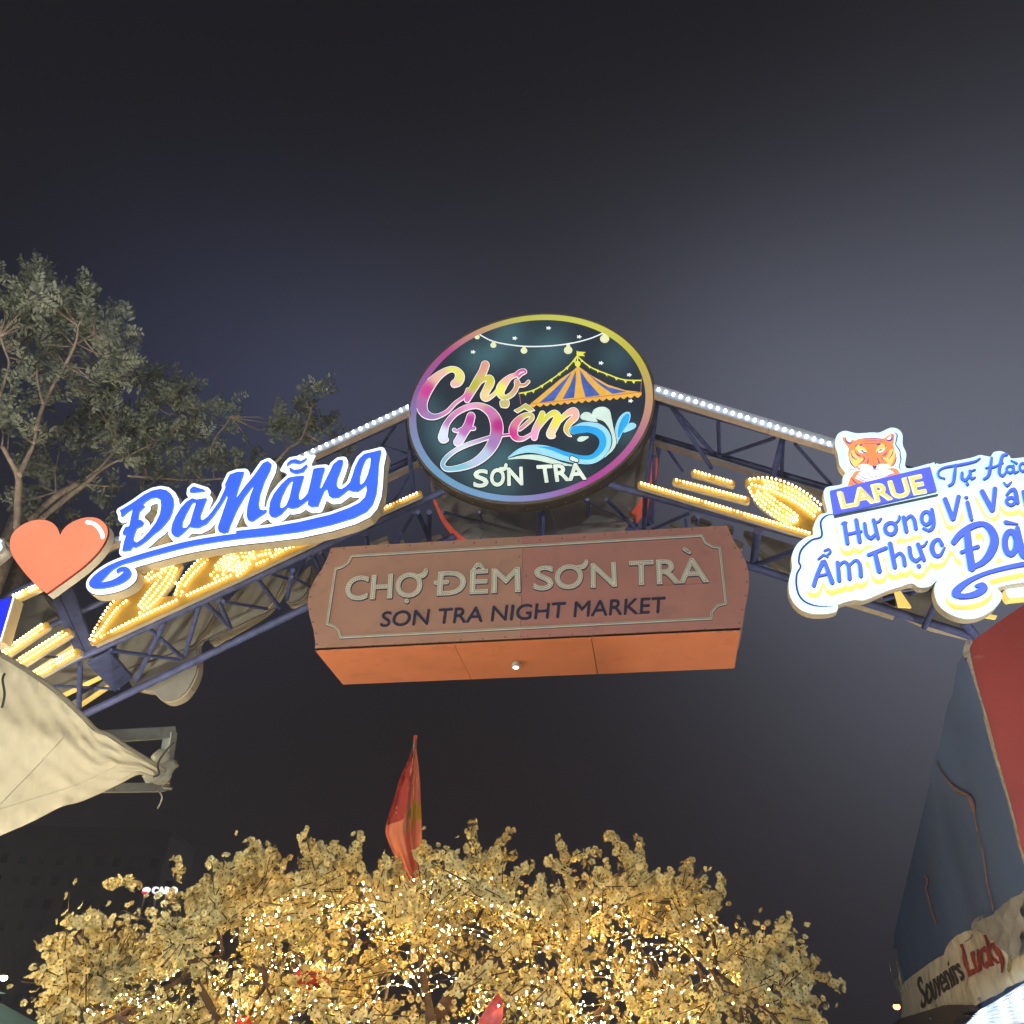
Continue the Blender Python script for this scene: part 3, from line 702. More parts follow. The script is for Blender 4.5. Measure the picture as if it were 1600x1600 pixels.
PALEY = mat('lit_pale_yellow', (.6, .6, .5), .3, emit=srgb(222, 226, 178), es=1, var=.08)
PALEM = mat('lit_pale_mint', (.6, .7, .65), .3, emit=srgb(196, 222, 212), es=1, var=.08)
AQUA = mat('lit_aqua', (.4, .6, .7), .3, emit=srgb(140, 208, 232), es=1, var=.10)
CYB = mat('lit_wave_blue', (.1, .4, .7), .3, emit=srgb(10, 152, 222), es=1, var=.10)
WPR = mat('lit_white_print', (.7, .7, .7), .3, emit=srgb(232, 240, 244), es=1, var=.04)
def Md(name, prims, off, z, ma, th=.004): return shape(name, prims, off, PD0, z-th, z, [ma, ma], root, g=.5, back=False)
sc = [(1390, 520), (1300, 510), (1200, 478), (1110, 428), (1030, 372), (1000, 398), (930, 445), (850, 512), (755, 590)]
edge = [(755, 590)]
for i in range(16):
    u0 = 755+(1390-755)*i/16; u1 = 755+(1390-755)*(i+1)/16; f = lambda u: 594-(u-755)*.094
    edge += [((u0*.8+u1*.2), f(u0)+8), ((u0+u1)/2, f(u0)+13), (u0*.2+u1*.8, f(u1)+8), (u1, f(u1))]
Md('tent_roof', [PG(MZ(sc+edge))], 0, .004, GOLD)
for q in ([(998, 405), (960, 465), (895, 568), (808, 582), (880, 520), (940, 462)], [(1018, 395), (1018, 450), (1008, 552), (942, 560), (985, 480)], [(1040, 392), (1085, 460), (1155, 538), (1072, 550), (1050, 470)], [(1062, 392), (1130, 450), (1200, 492), (1305, 518), (1225, 530), (1140, 470)]): Md('tent_stripe', [PG(MZ(q))], 0, .0075, TBLUE)
Md('tent_edge_trim', [S(MZ([(765, 588, 5), (930, 572, 5), (1100, 553, 5), (1385, 522, 5)]))], 0, .011, mat('lit_trim', (.4, .2, .1), .3, emit=srgb(190, 120, 60), es=1))
bun = [SL(MZ([(1025, 292, 7), (1028, 360, 7)])), PG(MZ([(1028, 292), (1075, 296), (1056, 306), (1070, 318), (1028, 316)])), DOT(*M5(1028, 362), 16/3.636),
       S(MZ([(1022, 320, 6), (970, 382, 6), (880, 450, 6), (780, 510, 6), (695, 530, 6)])), S(MZ([(1030, 322, 6), (1100, 380, 6), (1200, 422, 6), (1290, 452, 6), (1390, 456, 6)]))]
for x, y, a in [(968, 378, .7), (925, 412, .6), (878, 448, .55), (825, 482, .4), (775, 510, .3), (730, 524, .2), (1010, 338, .8), (1048, 336, -.6), (1092, 370, -.6), (1140, 395, -.5), (1190, 415, -.4), (1245, 438, -.3), (1298, 454, -.1), (1345, 458, 0)]:
    bun.append(PG(MZ([(x-11, y+a*11), (x+11, y-a*11), (x+3, y+18)])))
Md('bunting', bun, 0, .015, YEL)
Md('tent_poles', [SL(MZ([(695, 520, 4), (705, 590, 4)])), SL(MZ([(1391, 445, 4), (1386, 520, 4)]))], 0, .0155, mat('lit_pink_print', (.4, .2, .2), .3, emit=srgb(150, 90, 105), es=1))
lamps = [S(MZ([(463, 188, 6), (540, 228, 6), (640, 250, 6), (750, 260, 6), (880, 256, 6), (1000, 240, 6), (1100, 214, 6), (1172, 184, 6)]))]
Md('light_string', lamps, 0, .004, WPR)
bb = []
for x, y, r in [(457, 208, 14), (549, 254, 17), (723, 285, 19), (974, 283, 24), (1181, 218, 26)]:
    bb += [DOT(*M5(x, y), r/3.636, r*.86/3.636), PG(MZ([(x-r*.5, y-r*.6), (x-r*.35, y-r*1.4), (x+r*.3, y-r*1.45), (x+r*.6, y-r*.6)]))]
for k in range(0, len(bb), 2): Md('string_bulb', bb[k:k+2], 0, .009, PALEY)
st = []
for x, y in [(433, 291), (670, 213), (862, 155), (1036, 205), (1160, 354), (1320, 421), (1328, 569)]:
    st.append(PG(MZ([(x+math.sin(a+.3)*r*1.15, y-math.cos(a+.3)*r*.8) for k in range(10) for a, r in [(k*math.pi/5, 15 if k % 2 == 0 else 6)]])))
for q in st: Md('star', [q], .2, .004, WPR)
wv = [S(MZ([(632, 892, 3), (700, 855, 30), (770, 842, 45), (860, 855, 56), (950, 885, 50), (1040, 905, 44), (1110, 903, 46), (1165, 865, 52), (1192, 805, 54), (1180, 752, 50), (1130, 715, 44), (1060, 712, 40), (1005, 738, 44)]))]
Md('wave_outline', wv, 1.0, .003, INK); Md('wave_light', wv, 0, .006, AQUA)
Md('wave_blue', [S(MZ([(800, 832, 3), (880, 842, 18), (960, 872, 24), (1050, 892, 22), (1110, 888, 26), (1155, 850, 34), (1172, 800, 40), (1150, 755, 42), (1090, 732, 36), (1020, 735, 44), (1003, 742, 34)]))], 0, .010, CYB)
Md('wave_foam', [S(MZ([(632, 900, 3), (720, 888, 20), (800, 892, 30), (880, 912, 28), (940, 928, 16), (1010, 938, 4)]))], 0, .006, PALEM)
spl = [PG(MZ([(1045, 655), (1070, 636), (1105, 645), (1140, 690), (1070, 682), (1046, 672)]), True), PG(MZ([(1110, 650), (1126, 618), (1170, 606), (1208, 625), (1222, 680), (1234, 740), (1246, 800), (1233, 845), (1178, 895), (1212, 850), (1226, 800), (1212, 740), (1180, 692), (1140, 674)]), True), PG(MZ([(1025, 792), (1045, 775), (1092, 776), (1060, 800), (1035, 803)]), True)]
for q in spl: Md('splash_outline', [q], .9, .0115, INK); Md('splash_drop', [q], 0, .014, PALEM)
Md('splash_aqua', [PG(MZ([(1246, 815), (1238, 740), (1255, 680), (1285, 642), (1318, 632), (1328, 655), (1315, 700), (1285, 745), (1262, 790)]), True), PG(MZ([(1288, 748), (1310, 705), (1340, 694), (1360, 708), (1345, 728)]), True)], 0, .005, AQUA)
Md('splash_blue', [PG(MZ([(1258, 780), (1258, 730), (1280, 670), (1305, 645), (1322, 652), (1312, 700), (1282, 745)]), True)], 0, .010, CYB)
PALET = mat('lit_pale_letters', (.6, .65, .6), .3, emit=srgb(205, 222, 208), es=1.0, var=.16, vscale=5)
qs = [M5(440, 1062), M5(716, 1048), M5(712, 945), M5(442, 964)]
dl_ = [(b, subquad(qs, a, c), e) for b, a, c, e in (('S', 0, .285, ()), ('O', .345, .625, [S(MZ([(592, 962, 16), (615, 958, 13), (622, 938, 11)]))]), ('N', .70, 1, ()))]
dl_ += [('TRA', [M5(812, 1037), M5(1074, 1017), M5(1062, 925), M5(797, 937)], [SL(MZ([(996, 900, 15), (1024, 912, 10)]))])]
for body, quad, exd in dl_:
    f = TextField(body, quad, 5, extra=exd)
    shape('place_name', None, 1.15, PD0, .017, .021, [PALET, PALET], root, fld=f, back=False); shape('place_name_shadow', None, 2.5, PD0, .013, .016, [INK, INK], root, fld=f, back=False)
rv = MB()
for t in np.linspace(0, 2*math.pi, 44, endpoint=False):
    c = np.array([XC+(RD+.015)*math.cos(t), 8.18, ZD+(RD+.015)*math.sin(t)]); rv.ico(c, .010, nu=5, nv=3)
x = rv.build('rivets', mat('rivet', (.4, .38, .35), .4, .5), root); x['kind'] = 'stuff'
# far disc seen from behind
root = thing('sign_back', 'grey panelled back of the far round sign with red rim below the round lightbox', 'sign back', (XC, 9.4, ZD-RD), 'signs of the far face seen from behind')
n = 8
for k in range(n):
    a0 = 2*math.pi*k/n+.18; a1 = 2*math.pi*(k+1)/n+.18-.006; V = [(XC, 9.44, ZD)]
    for t in np.linspace(a0, a1, 12): V.append((XC+(RD-.02)*math.cos(t), 9.44, ZD+(RD-.02)*math.sin(t)))
    mk('back_panel', V, [(0, i+1, i) for i in range(1, 12)], GREYBACK, root)
REDR = mat('red_rim', (.6, .10, .06), .4, emit=srgb(220, 90, 66), es=.45)
ring_mesh('return', RD-.03, RD+.01, 9.42, 9.62, [BEIGE, BEIGE], root)
for a0, a1, w in ((196, 232, .03), (-38, -2, .075)):
    V = []; Fc = []; tt = np.radians(np.linspace(a0, a1, 20))
    for t in tt:
        for R_, y in ((RD+.012-w, 9.405), (RD+.02, 9.405), (RD+.02, 9.6), (RD+.012-w, 9.41)): V.append((XC+R_*math.cos(t), y, ZD+R_*math.sin(t)))
    for k in range(19):
        for q in range(4): Fc.append((4*k+q, 4*k+(q+1) % 4, 4*k+4+(q+1) % 4, 4*k+4+q))
    mk('red_rim', V, Fc, REDR, root)

# ------------------------------------------------------------------ heart sign
PH = YP(7.55)
ZC = lambda L: [(p[0]/4.706, 680+p[1]/4.706, (p[2] if len(p) > 2 else 0)/4.706) for p in L]
root = thing('heart_sign', 'glowing coral red heart lightbox with white highlight stroke at the left end', 'heart sign', PH.p(90, 925))
hp = [(350, 1168), (250, 1085), (160, 980), (100, 890), (80, 820), (95, 740), (150, 680), (230, 640), (310, 628), (380, 645), (425, 685), (450, 742), (480, 690), (540, 645), (620, 615), (700, 612), (760, 640), (795, 690), (790, 760), (730, 860), (620, 970), (480, 1075)]
hq = np.vstack([lin([p[:2] for p in ZC(hp[:1]+hp[-2:][::-1][:0])] or [ZC(hp[:1])[0][:2]]*2, False)*0+np.array(ZC(hp[:1])[0][:2]), catmull([p[:2] for p in ZC([hp[0]]+hp[1:12])], False), catmull([p[:2] for p in ZC(hp[11:]+[hp[0]])], False)])
hprim = [('p', hq)]
shape('casing', hprim, 1.0, PH, -.11, -.004, [DARKEDGE, RETURN_W], root)
shape('face', hprim, 0, PH, -.003, .02, [RED_LIT, mat('red_edge', (.5, .06, .04), .4)], root)
shape('highlight', [S(ZC([(648, 648, 26), (690, 655, 28), (730, 685, 30), (758, 730, 30), (762, 755, 28)]))], 0, PH, .021, .026, [WHITE_LIT]*2, root)

# ------------------------------------------------------------------ city name script sign
PN = YP(7.5)
A7 = lambda L: [(180+p[0]/7.2727, 690+p[1]/7.2727) for p in L]
BB = lambda L: [(300+p[0]/4, 600+p[1]/4) for p in L]
DD = lambda L: [(420+p[0]/6.154, 640+p[1]/6.154) for p in L]
CC = lambda L: [(p[0]/4.706, 680+p[1]/4.706) for p in L]
EE = lambda L: [(120+p[0]/5.714, 820+p[1]/5.714, p[2]/5.714) for p in L]
dd = [PG(A7([(70, 805), (140, 765), (250, 695), (350, 622), (440, 578), (530, 560), (600, 572), (650, 612), (678, 665), (686, 730), (668, 820), (635, 895), (580, 965), (530, 1020)]) + CC([(1150, 735), (1090, 790), (1040, 825), (1005, 842), (990, 832), (968, 862), (912, 866), (925, 800), (942, 746), (918, 748), (915, 728), (935, 690), (965, 682)])
         + A7([(185, 958), (205, 860), (222, 795), (190, 800), (150, 830), (112, 868), (88, 880), (86, 838)])), HO(CC([(1063, 520), (1085, 500), (1120, 478), (1160, 472), (1192, 488), (1198, 530), (1190, 590), (1160, 655), (1110, 722), (1060, 775), (1020, 803), (992, 785), (1000, 745), (1018, 698), (1055, 683), (1072, 655), (1050, 637), (1028, 635), (1038, 575), (1078, 537)]))]
da = [PG(A7([(660, 1065), (656, 1020), (668, 960), (705, 870), (765, 775), (830, 705), (895, 665), (940, 680), (1062, 662), (1030, 740), (990, 850), (985, 900), (1012, 917), (1070, 875), (1130, 800), (1200, 700), (1335, 405), (1400, 400), (1265, 665), (1200, 770), (1130, 870), (1050, 960), (960, 1003), (900, 1000), (860, 990), (790, 1060), (730, 1105), (690, 1100)])),
      HO(A7([(780, 985), (785, 930), (830, 830), (890, 720), (918, 708), (935, 730), (900, 840), (870, 950), (830, 1000), (795, 1003)]))]
dg = [PG(A7([(865, 600), (870, 560), (905, 530), (960, 548), (1040, 572), (1030, 587), (900, 602)]))]
dn = [PG(BB([(245, 578), (290, 562), (335, 560), (325, 592), (302, 655), (284, 718), (290, 722), (330, 665), (400, 580), (450, 508), (482, 494), (505, 512), (497, 550), (462, 620), (435, 700), (425, 760), (432, 795), (455, 802), (478, 796), (470, 815), (425, 845), (385, 872), (360, 865), (350, 835), (355, 780), (375, 705), (400, 645), (380, 660), (335, 720), (290, 800), (250, 890), (235, 937), (205, 945), (176, 935), (172, 905), (210, 790), (232, 725), (222, 680), (215, 640)]))]
dh = [PG(DD([(15, 1020), (15, 985), (25, 910), (60, 830), (130, 740), (200, 675), (270, 660), (352, 655), (335, 710), (300, 830), (300, 872), (318, 890), (350, 868), (385, 825), (405, 750), (430, 640), (440, 590), (485, 580), (550, 575), (545, 610), (530, 650), (507, 740), (500, 785), (520, 770), (560, 690), (600, 610), (630, 545), (680, 505), (722, 500), (725, 530), (700, 610), (672, 680), (662, 740), (680, 775), (710, 785), (750, 760), (790, 720), (815, 650), (840, 570), (880, 490), (930, 445), (1000, 430), (1085, 408), (1092, 425), (1068, 540), (1058, 720), (1045, 830), (1010, 930), (950, 1000), (830, 1060), (600, 1130), (300, 1195), (0, 1232), (-300, 1262), (-300, 1185), (0, 1152), (300, 1100), (600, 1030), (780, 965), (880, 915), (935, 860), (952, 800), (945, 742), (925, 765), (865, 808), (810, 805), (775, 790), (740, 820), (680, 865), (620, 870), (590, 850), (570, 780), (545, 800), (515, 870), (485, 950), (420, 955), (385, 935), (395, 880), (340, 925), (290, 960), (230, 970), (190, 960), (130, 1025), (80, 1055), (35, 1050)])),
      HO(DD([(120, 960), (122, 910), (145, 840), (190, 750), (225, 708), (247, 705), (235, 760), (210, 870), (180, 940), (145, 968)])), HO(DD([(885, 730), (888, 660), (915, 560), (945, 495), (975, 475), (990, 490), (985, 560), (960, 650), (930, 712), (900, 742)]))]
dt = [PG(DD([(180, 570), (190, 535), (220, 505), (270, 495), (320, 515), (388, 477), (350, 520), (300, 542), (240, 530), (205, 547)])), PG(DD([(208, 572), (260, 600), (320, 590), (378, 543), (385, 562), (345, 618), (270, 638), (215, 617)]))]
ds = [S(EE([(2180, -25, 46), (1900, 45, 46), (1600, 98, 47), (1300, 138, 50), (1000, 190, 50), (700, 268, 47), (500, 326, 44), (400, 358, 40), (305, 408, 54), (218, 482, 80), (160, 538, 66), (180, 562, 46), (250, 556, 54), (335, 538, 56), (412, 503, 66), (466, 455, 70), (458, 420, 54), (425, 410, 40), (390, 422, 32), (380, 440, 18)]))]
plq = [PG(DD([(118, 590), (150, 530), (210, 482), (300, 472), (360, 452), (446, 446), (408, 520), (400, 570), (370, 620), (200, 640), (160, 602)]))]
blue = dd+da+dg+dn+dh+dt+ds
whole = dh+dd+da+dg+dn+dt+ds
root = thing('city_name_sign', 'blue and white brush script lightbox with long curling underline, between heart and round sign', 'script sign', PN.p(350, 900))
# holes of single letters must not cut their neighbours, so the fields are merged letter by letter
class Merge:
    def __init__(s, groups, reach, g):
        allp = [q for gr_ in groups for k, q in gr_]; pts = np.vstack([q[:, :2] for q in allp])
        frame = [('s', np.array([[*pts.min(0), .01], [*pts.max(0), .01]]))]
        fs = []
        for gr_ in groups:
            f = Field(gr_+[], reach, g); fs.append(f)
        lo = pts.min(0)-reach-20; hi = pts.max(0)+reach+20; s.lo = lo; s.g = g; nx, ny = ((hi-lo)/g).astype(int)+2
        s.X = lo[0]+np.arange(nx)*g; s.Y = lo[1]+np.arange(ny)*g; s.F = np.full((ny, nx), 60.)
        for f in fs:
            i0 = int(math.ceil((f.lo[1]-lo[1])/g)); j0 = int(math.ceil((f.lo[0]-lo[0])/g)); ny2 = len(f.Y)-1; nx2 = len(f.X)-1
            a = (s.X[j0]-f.lo[0])/g; b = (s.Y[i0]-f.lo[1])/g; Fv = f.F
            G = (Fv[:-1, :-1]*(1-a)+Fv[:-1, 1:]*a)*(1-b)+(Fv[1:, :-1]*(1-a)+Fv[1:, 1:]*a)*b
            sub = s.F[i0:i0+ny2, j0:j0+nx2]; np.minimum(sub, G[:sub.shape[0], :sub.shape[1]], out=sub)
    val = Field.val; loops = Field.loops
fN = Merge([dd, da, dg, dn, dh, dt, ds], 10, .8); fNw = Merge([dd, da, dg, dn, dh, dt, ds, plq], 10, .8)
fNw.F = np.minimum(fNw.F, Merge([dd, da, dg, dn, dh, dt, ds, [(k, q) for k, q in plq]], 10, .8).F)
fp = Merge([plq+[('s', np.array([[150, 760, .01], [640, 960, .01]]))]], 10, .8)
shape('casing', None, 7.6, PN, -.14, -.006, [DARKEDGE, RETURN], root, fld=fN)
shape('white_border', None, 6.2, PN, -.005, .02, [WHITE_LIT]*2, root, fld=fN)
shape('white_plaque', plq, .5, PN, -.005, .0205, [WHITE_LIT]*2, root)
shape('blue_lettering', None, -.1, PN, .021, .045, [BLUE_LIT, BLUE_LIT], root, fld=fN)
for q in [(196, 846)]:
    a = PN.p(*q, -.13); mb = MB(); mb.bar(a, a+np.array([0, .55, 0]), .05, .05); mb.build('mounting_bracket', RETURN, root)

# pieces cut by the left edge of the photograph
root = thing('blue_corner_sign', 'deep blue lightbox corner with thin white lit edge at the left edge', 'lightbox', YP(7.6).p(0, 1000))
q = [P6(-300, 440), P6(0, 352), P6(97, 326), P6(8, 628), P6(-300, 700)]
shape('casing', [PG(q)], 1.2, YP(7.6), -.16, -.004, [RETURN, RETURN], root); shape('face', [PG(q)], 0, YP(7.6), -.003, .02, [mat('lit_deep_blue', (.02, .03, .5), .3, emit=srgb(30, 45, 235), es=1, var=.05), WHITE_LIT], root)
root = thing('pale_sign_end', 'end of a white-faced lightbox with grey return left of the heart', 'lightbox', YP(7.6).p(0, 880))
shape('casing', [PG([(-60, 830), (0, 843), (3, 848), (0, 862), (-60, 900)], True)], 3, YP(7.6), -.14, -.004, [GREYBACK, RETURN_W], root); shape('face', [PG([(-60, 830), (-2, 843), (1, 848), (-2, 862), (-60, 900)], True)], 0, YP(7.6), -.003, .02, [WHITE_LIT]*2, root)

# ------------------------------------------------------------------ brewery sign on the right
PL_ = YP(7.2)
FF = lambda L: [(1220+p[0]/4.2105, 640+p[1]/4.2105)+((p[2]/4.2105,) if len(p) > 2 else ()) for p in L]
HH = lambda L: [(1280+p[0]/10, 660+p[1]/10)+((p[2]/10,) if len(p) > 2 else ()) for p in L]
root = thing('brewery_sign', 'cloud-shaped white and blue lightbox with tiger head, brand banner and slogan at the right', 'lightbox sign', PL_.p(1400, 900))
board1 = [PG(FF([(372, 165), (420, 140), (500, 155), (600, 150), (650, 150), (720, 120), (770, 128), (800, 165), (802, 230), (825, 290), (830, 385), (980, 355), (1020, 365), (1120, 560), (1140, 1000), (1110, 1075), (1085, 1080), (1040, 1100), (985, 1148), (920, 1157), (868, 1130), (780, 1155), (700, 1180), (560, 1238), (480, 1240), (378, 1272), (372, 1310), (300, 1332), (200, 1328), (120, 1292), (68, 1220), (56, 1130), (78, 1030), (75, 960), (108, 885), (170, 838), (215, 818), (218, 760), (255, 692), (310, 668), (288, 560), (300, 512), (400, 490), (412, 440), (432, 408), (392, 350), (380, 280), (362, 220)]), True)]
board2 = [PG(FF([(1015, 375), (1060, 358), (1250, 318), (1310, 300), (1380, 310), (1400, 282), (1450, 275), (1500, 300), (1520, 322), (1600, 315), (1800, 300), (1900, 420), (1900, 1150), (1750, 1130), (1600, 1125), (1430, 1160), (1455, 1215), (1442, 1262), (1380, 1322), (1280, 1362), (1180, 1357), (1090, 1315), (1035, 1255), (1018, 1170), (1045, 1108), (1112, 1075), (1085, 1000), (1000, 600)]), True)]
CLOUD = mat('lit_pale_cyan', (.7, .8, .8), .3, emit=(.62, .88, .98), es=1.12, var=.06)
LBLUE = mat('lit_letter_blue', (.1, .15, .6), .3, emit=srgb(92, 122, 250), es=1.0, var=.06)
LCYAN = mat('lit_letter_cyan', (.3, .6, .8), .3, emit=srgb(130, 214, 255), es=1.0, var=.06)
LNAVY = mat('navy_letter_side', (.04, .06, .3), .4, emit=srgb(52, 70, 150), es=.9, var=.06)
LYEL = mat('lit_soft_yellow', (.7, .6, .2), .3, emit=srgb(252, 224, 118), es=1.0, var=.16, vscale=3)
WHOT = mat('lit_bright_white', (.8, .8, .8), .3, emit=(1, 1, .97), es=1.25, var=.03)
shape('casing', board1, 1.0, PL_, -.12, -.035, [RETURN, RETURN], root); shape('board', board1, 0, PL_, -.034, 0, [CLOUD, CLOUD], root)
shape('casing', board2, 1.0, PL_, -.12, -.035, [RETURN, RETURN], root); shape('board', board2, 0, PL_, -.031, .003, [CLOUD, CLOUD], root)
huong = [SL(FF([(412, 765, 26), (432, 895, 26)])), SL(FF([(490, 745, 26), (512, 885, 26)])), SL(FF([(425, 838, 18), (520, 818, 18)])), SL(FF([(398, 768, 14), (425, 760, 14)])),
         S(FF([(545, 768, 22), (556, 835, 24), (585, 862, 24), (618, 835, 18)])), SL(FF([(604, 745, 24), (632, 862, 24)])), S(FF([(612, 762, 14), (640, 752, 14), (652, 735, 14)])),
         RING(*FF([(715, 800)])[0], 36/4.21, 38/4.21, 24/4.21), S(FF([(742, 768, 14), (768, 745, 14), (772, 718, 12)])),
         SL(FF([(800, 728, 26), (818, 818, 26)])), S(FF([(808, 752, 16), (842, 718, 20), (868, 740, 24), (880, 800, 24)])), RING(*FF([(948, 732)])[0], 30/4.21, 42/4.21, 22/4.21), S(FF([(985, 675, 22), (994, 740, 26), (992, 790, 24), (965, 812, 20), (930, 800, 16)]))]
am = [SL(FF([(212, 1172, 26), (235, 1100, 24), (270, 1020, 26)])), SL(FF([(282, 1015, 24), (332, 1152, 30)])), SL(FF([(235, 1112, 16), (310, 1096, 16)])), SL(FF([(242, 1000, 12), (275, 972, 14), (302, 985, 12)])), S(FF([(282, 945, 12), (310, 935, 14), (320, 955, 14), (302, 972, 10)])),
      SL(FF([(368, 1022, 24), (378, 1140, 26)])), S(FF([(375, 1045, 16), (410, 1018, 18), (438, 1045, 24), (446, 1128, 26)])), S(FF([(442, 1045, 16), (485, 1008, 18), (512, 1035, 24), (520, 1110, 26)])),
      SL(FF([(570, 972, 22), (682, 928, 24)])), SL(FF([(612, 960, 28), (640, 1078, 32)])), SL(FF([(712, 900, 28), (742, 1052, 28)])), S(FF([(738, 990, 16), (772, 962, 20), (798, 985, 24), (806, 1038, 26)])),
      S(FF([(838, 925, 24), (848, 985, 26), (880, 1012, 24), (912, 990, 18)])), SL(FF([(895, 905, 26), (932, 1005, 26)])), S(FF([(905, 920, 14), (935, 912, 14), (952, 885, 12)])), DOT(*FF([(900, 1046)])[0], 14/4.21),
      S(FF([(1050, 905, 26), (1030, 872, 20), (998, 888, 26), (985, 930, 30), (1005, 975, 26), (1040, 975, 20), (1068, 925, 12)]))]
vi = [SL(FF([(1072, 610, 30), (1120, 735, 30)])), SL(FF([(1160, 592, 26), (1128, 735, 24)])), SL(FF([(1218, 630, 24), (1238, 718, 26)])), DOT(*FF([(1210, 597)])[0], 13/4.21, 9/4.21), DOT(*FF([(1244, 740)])[0], 12/4.21),
      SL(FF([(1315, 560, 32), (1378, 678, 32)])), SL(FF([(1398, 540, 28), (1385, 678, 24)])), S(FF([(1455, 498, 8), (1478, 520, 16), (1506, 495, 8)])), S(FF([(1475, 580, 14), (1505, 548, 22), (1530, 555, 26), (1545, 630, 26)])), RING(*FF([(1502, 622)])[0], 28/4.21, 24/4.21, 20/4.21),
      SL(FF([(1584, 560, 24), (1604, 650, 26)])), S(FF([(1592, 580, 16), (1640, 545, 20), (1670, 580, 26), (1680, 640, 26)]))]
tu = [S(FF([(1072, 462, 9), (1040, 452, 12), (1032, 420, 12), (1070, 390, 12), (1180, 370, 15), (1270, 350, 13), (1305, 330, 8)])), S(FF([(1145, 372, 12), (1138, 440, 20), (1128, 490, 18), (1102, 508, 14)])), S(FF([(1188, 425, 16), (1188, 462, 20), (1214, 472, 18), (1238, 435, 14)])), S(FF([(1240, 412, 16), (1246, 460, 18), (1272, 455, 10)])),
      DOT(*FF([(1222, 498)])[0], 11/4.21), S(FF([(1250, 412, 8), (1272, 404, 10)])), S(FF([(1382, 325, 12), (1372, 400, 20), (1360, 445, 18), (1332, 465, 14)])), S(FF([(1345, 392, 10), (1400, 385, 12), (1455, 360, 10)])), S(FF([(1482, 304, 14), (1455, 312, 18), (1440, 360, 20), (1432, 420, 18), (1452, 445, 16), (1478, 420, 12)])),
      RING(*FF([(1502, 402)])[0], 22/4.21, 22/4.21, 14/4.21), S(FF([(1524, 378, 14), (1530, 420, 16), (1556, 415, 10)])), SL(FF([(1510, 345, 8), (1545, 362, 14)])), RING(*FF([(1586, 388)])[0], 20/4.21, 26/4.21, 14/4.21)]
dda = [S(FF([(1128, 890, 36), (1175, 835, 42), (1250, 785, 40), (1320, 772, 34), (1372, 810, 48), (1395, 880, 56), (1370, 960, 54), (1320, 1020, 40), (1260, 1052, 30)])), SL(FF([(1215, 830, 44), (1225, 930, 48), (1245, 1058, 50)])), S(FF([(1180, 955, 24), (1240, 935, 20), (1285, 920, 26)])),
       RING(*FF([(1500, 895)])[0], 38/4.21, 74/4.21, 38/4.21), S(FF([(1545, 800, 30), (1560, 900, 46), (1590, 980, 46), (1640, 960, 20)])), SL(FF([(1468, 760, 26), (1545, 772, 10)])),
       S(FF([(1800, 1010, 30), (1600, 1032, 30), (1450, 1062, 28), (1320, 1100, 26), (1220, 1148, 34), (1150, 1205, 48), (1140, 1235, 40), (1200, 1245, 34), (1275, 1228, 42), (1322, 1195, 48), (1312, 1172, 36), (1275, 1178, 20)]))]
for k, (nm, pr, off, oy) in enumerate([('slogan_top', tu, 4.5, 0), ('slogan_middle', huong, 7.5, 5.5), ('slogan_lower', am, 7.5, 6.0), ('slogan_right', vi, 6.8, 4.5), ('slogan_city', dda, 8.0, 6.0)]):
    zb = .004+.002*k
    f = Field(pr, 12, .8); fc = Field(shift(pr, -1.0, 0), 3, .8)
    if oy:
        fy = Field(shift(pr, 1.2, oy), 14, .8); shape(nm+'_yellow_cloud', None, off+1.0, PL_, zb, zb+.002, [LYEL, LYEL], root, fld=fy, back=False)
        shape(nm+'_white_cloud', None, off, PL_, .012, .030+.0005*k, [WHOT, LYEL], root, fld=f, back=False)
    zt = .031+.0005*k if oy else .006
    shape(nm+'_painted_lit_side', None, .5, PL_, zt, zt+.012, [LCYAN, LCYAN], root, fld=fc, back=False)  # lit left side of the raised letters, put in as a cyan layer
    fd = Field(shift(pr, .7, .5), 3, .8); shape(nm+'_dark_side', None, .2, PL_, zt, zt+.016, [LNAVY, LNAVY], root, fld=fd, back=False)
    shape(nm, None, -.1, PL_, zt+.016, zt+.024, [LBLUE, LNAVY], root, fld=f, back=False)
shape('blue_border_line', [S(FF([(345, 690, 4), (295, 702, 10), (262, 745, 13), (268, 835, 13), (200, 862, 13), (135, 925, 14), (118, 1000, 13), (130, 1035, 12), (104, 1090, 13), (106, 1180, 13), (140, 1250, 12), (220, 1290, 9), (340, 1298, 3)]))], 0, PL_, .001, .006, [LNAVY, LNAVY], root, back=False)
shape('brand_banner', [PG(FF([(320, 548), (976, 390), (1020, 548), (345, 706)]))], 0, PL_, .004, .040, [mat('lit_banner_blue', (.1, .12, .6), .3, emit=srgb(98, 112, 246), es=1, var=.05), LNAVY], root)
shape('banner_line', [SL(FF([(350, 716, 4), (1028, 572, 4)]))], 0.1, PL_, .004, .042, [INK, INK], root, g=.35, back=False)
for body, quad, of, z0, ma in (('LARUE', FF([(398, 664), (948, 560), (912, 440), (368, 556)]), 1.5, .041, WHOT), ('LARUE', FF([(408, 666), (952, 560), (914, 446), (382, 560)]), .55, .0455, LYEL)):
    shape('brand_lettering', None, of, PL_, z0, z0+.004, [ma, ma], root, fld=TextField(body, quad, 5), back=False)
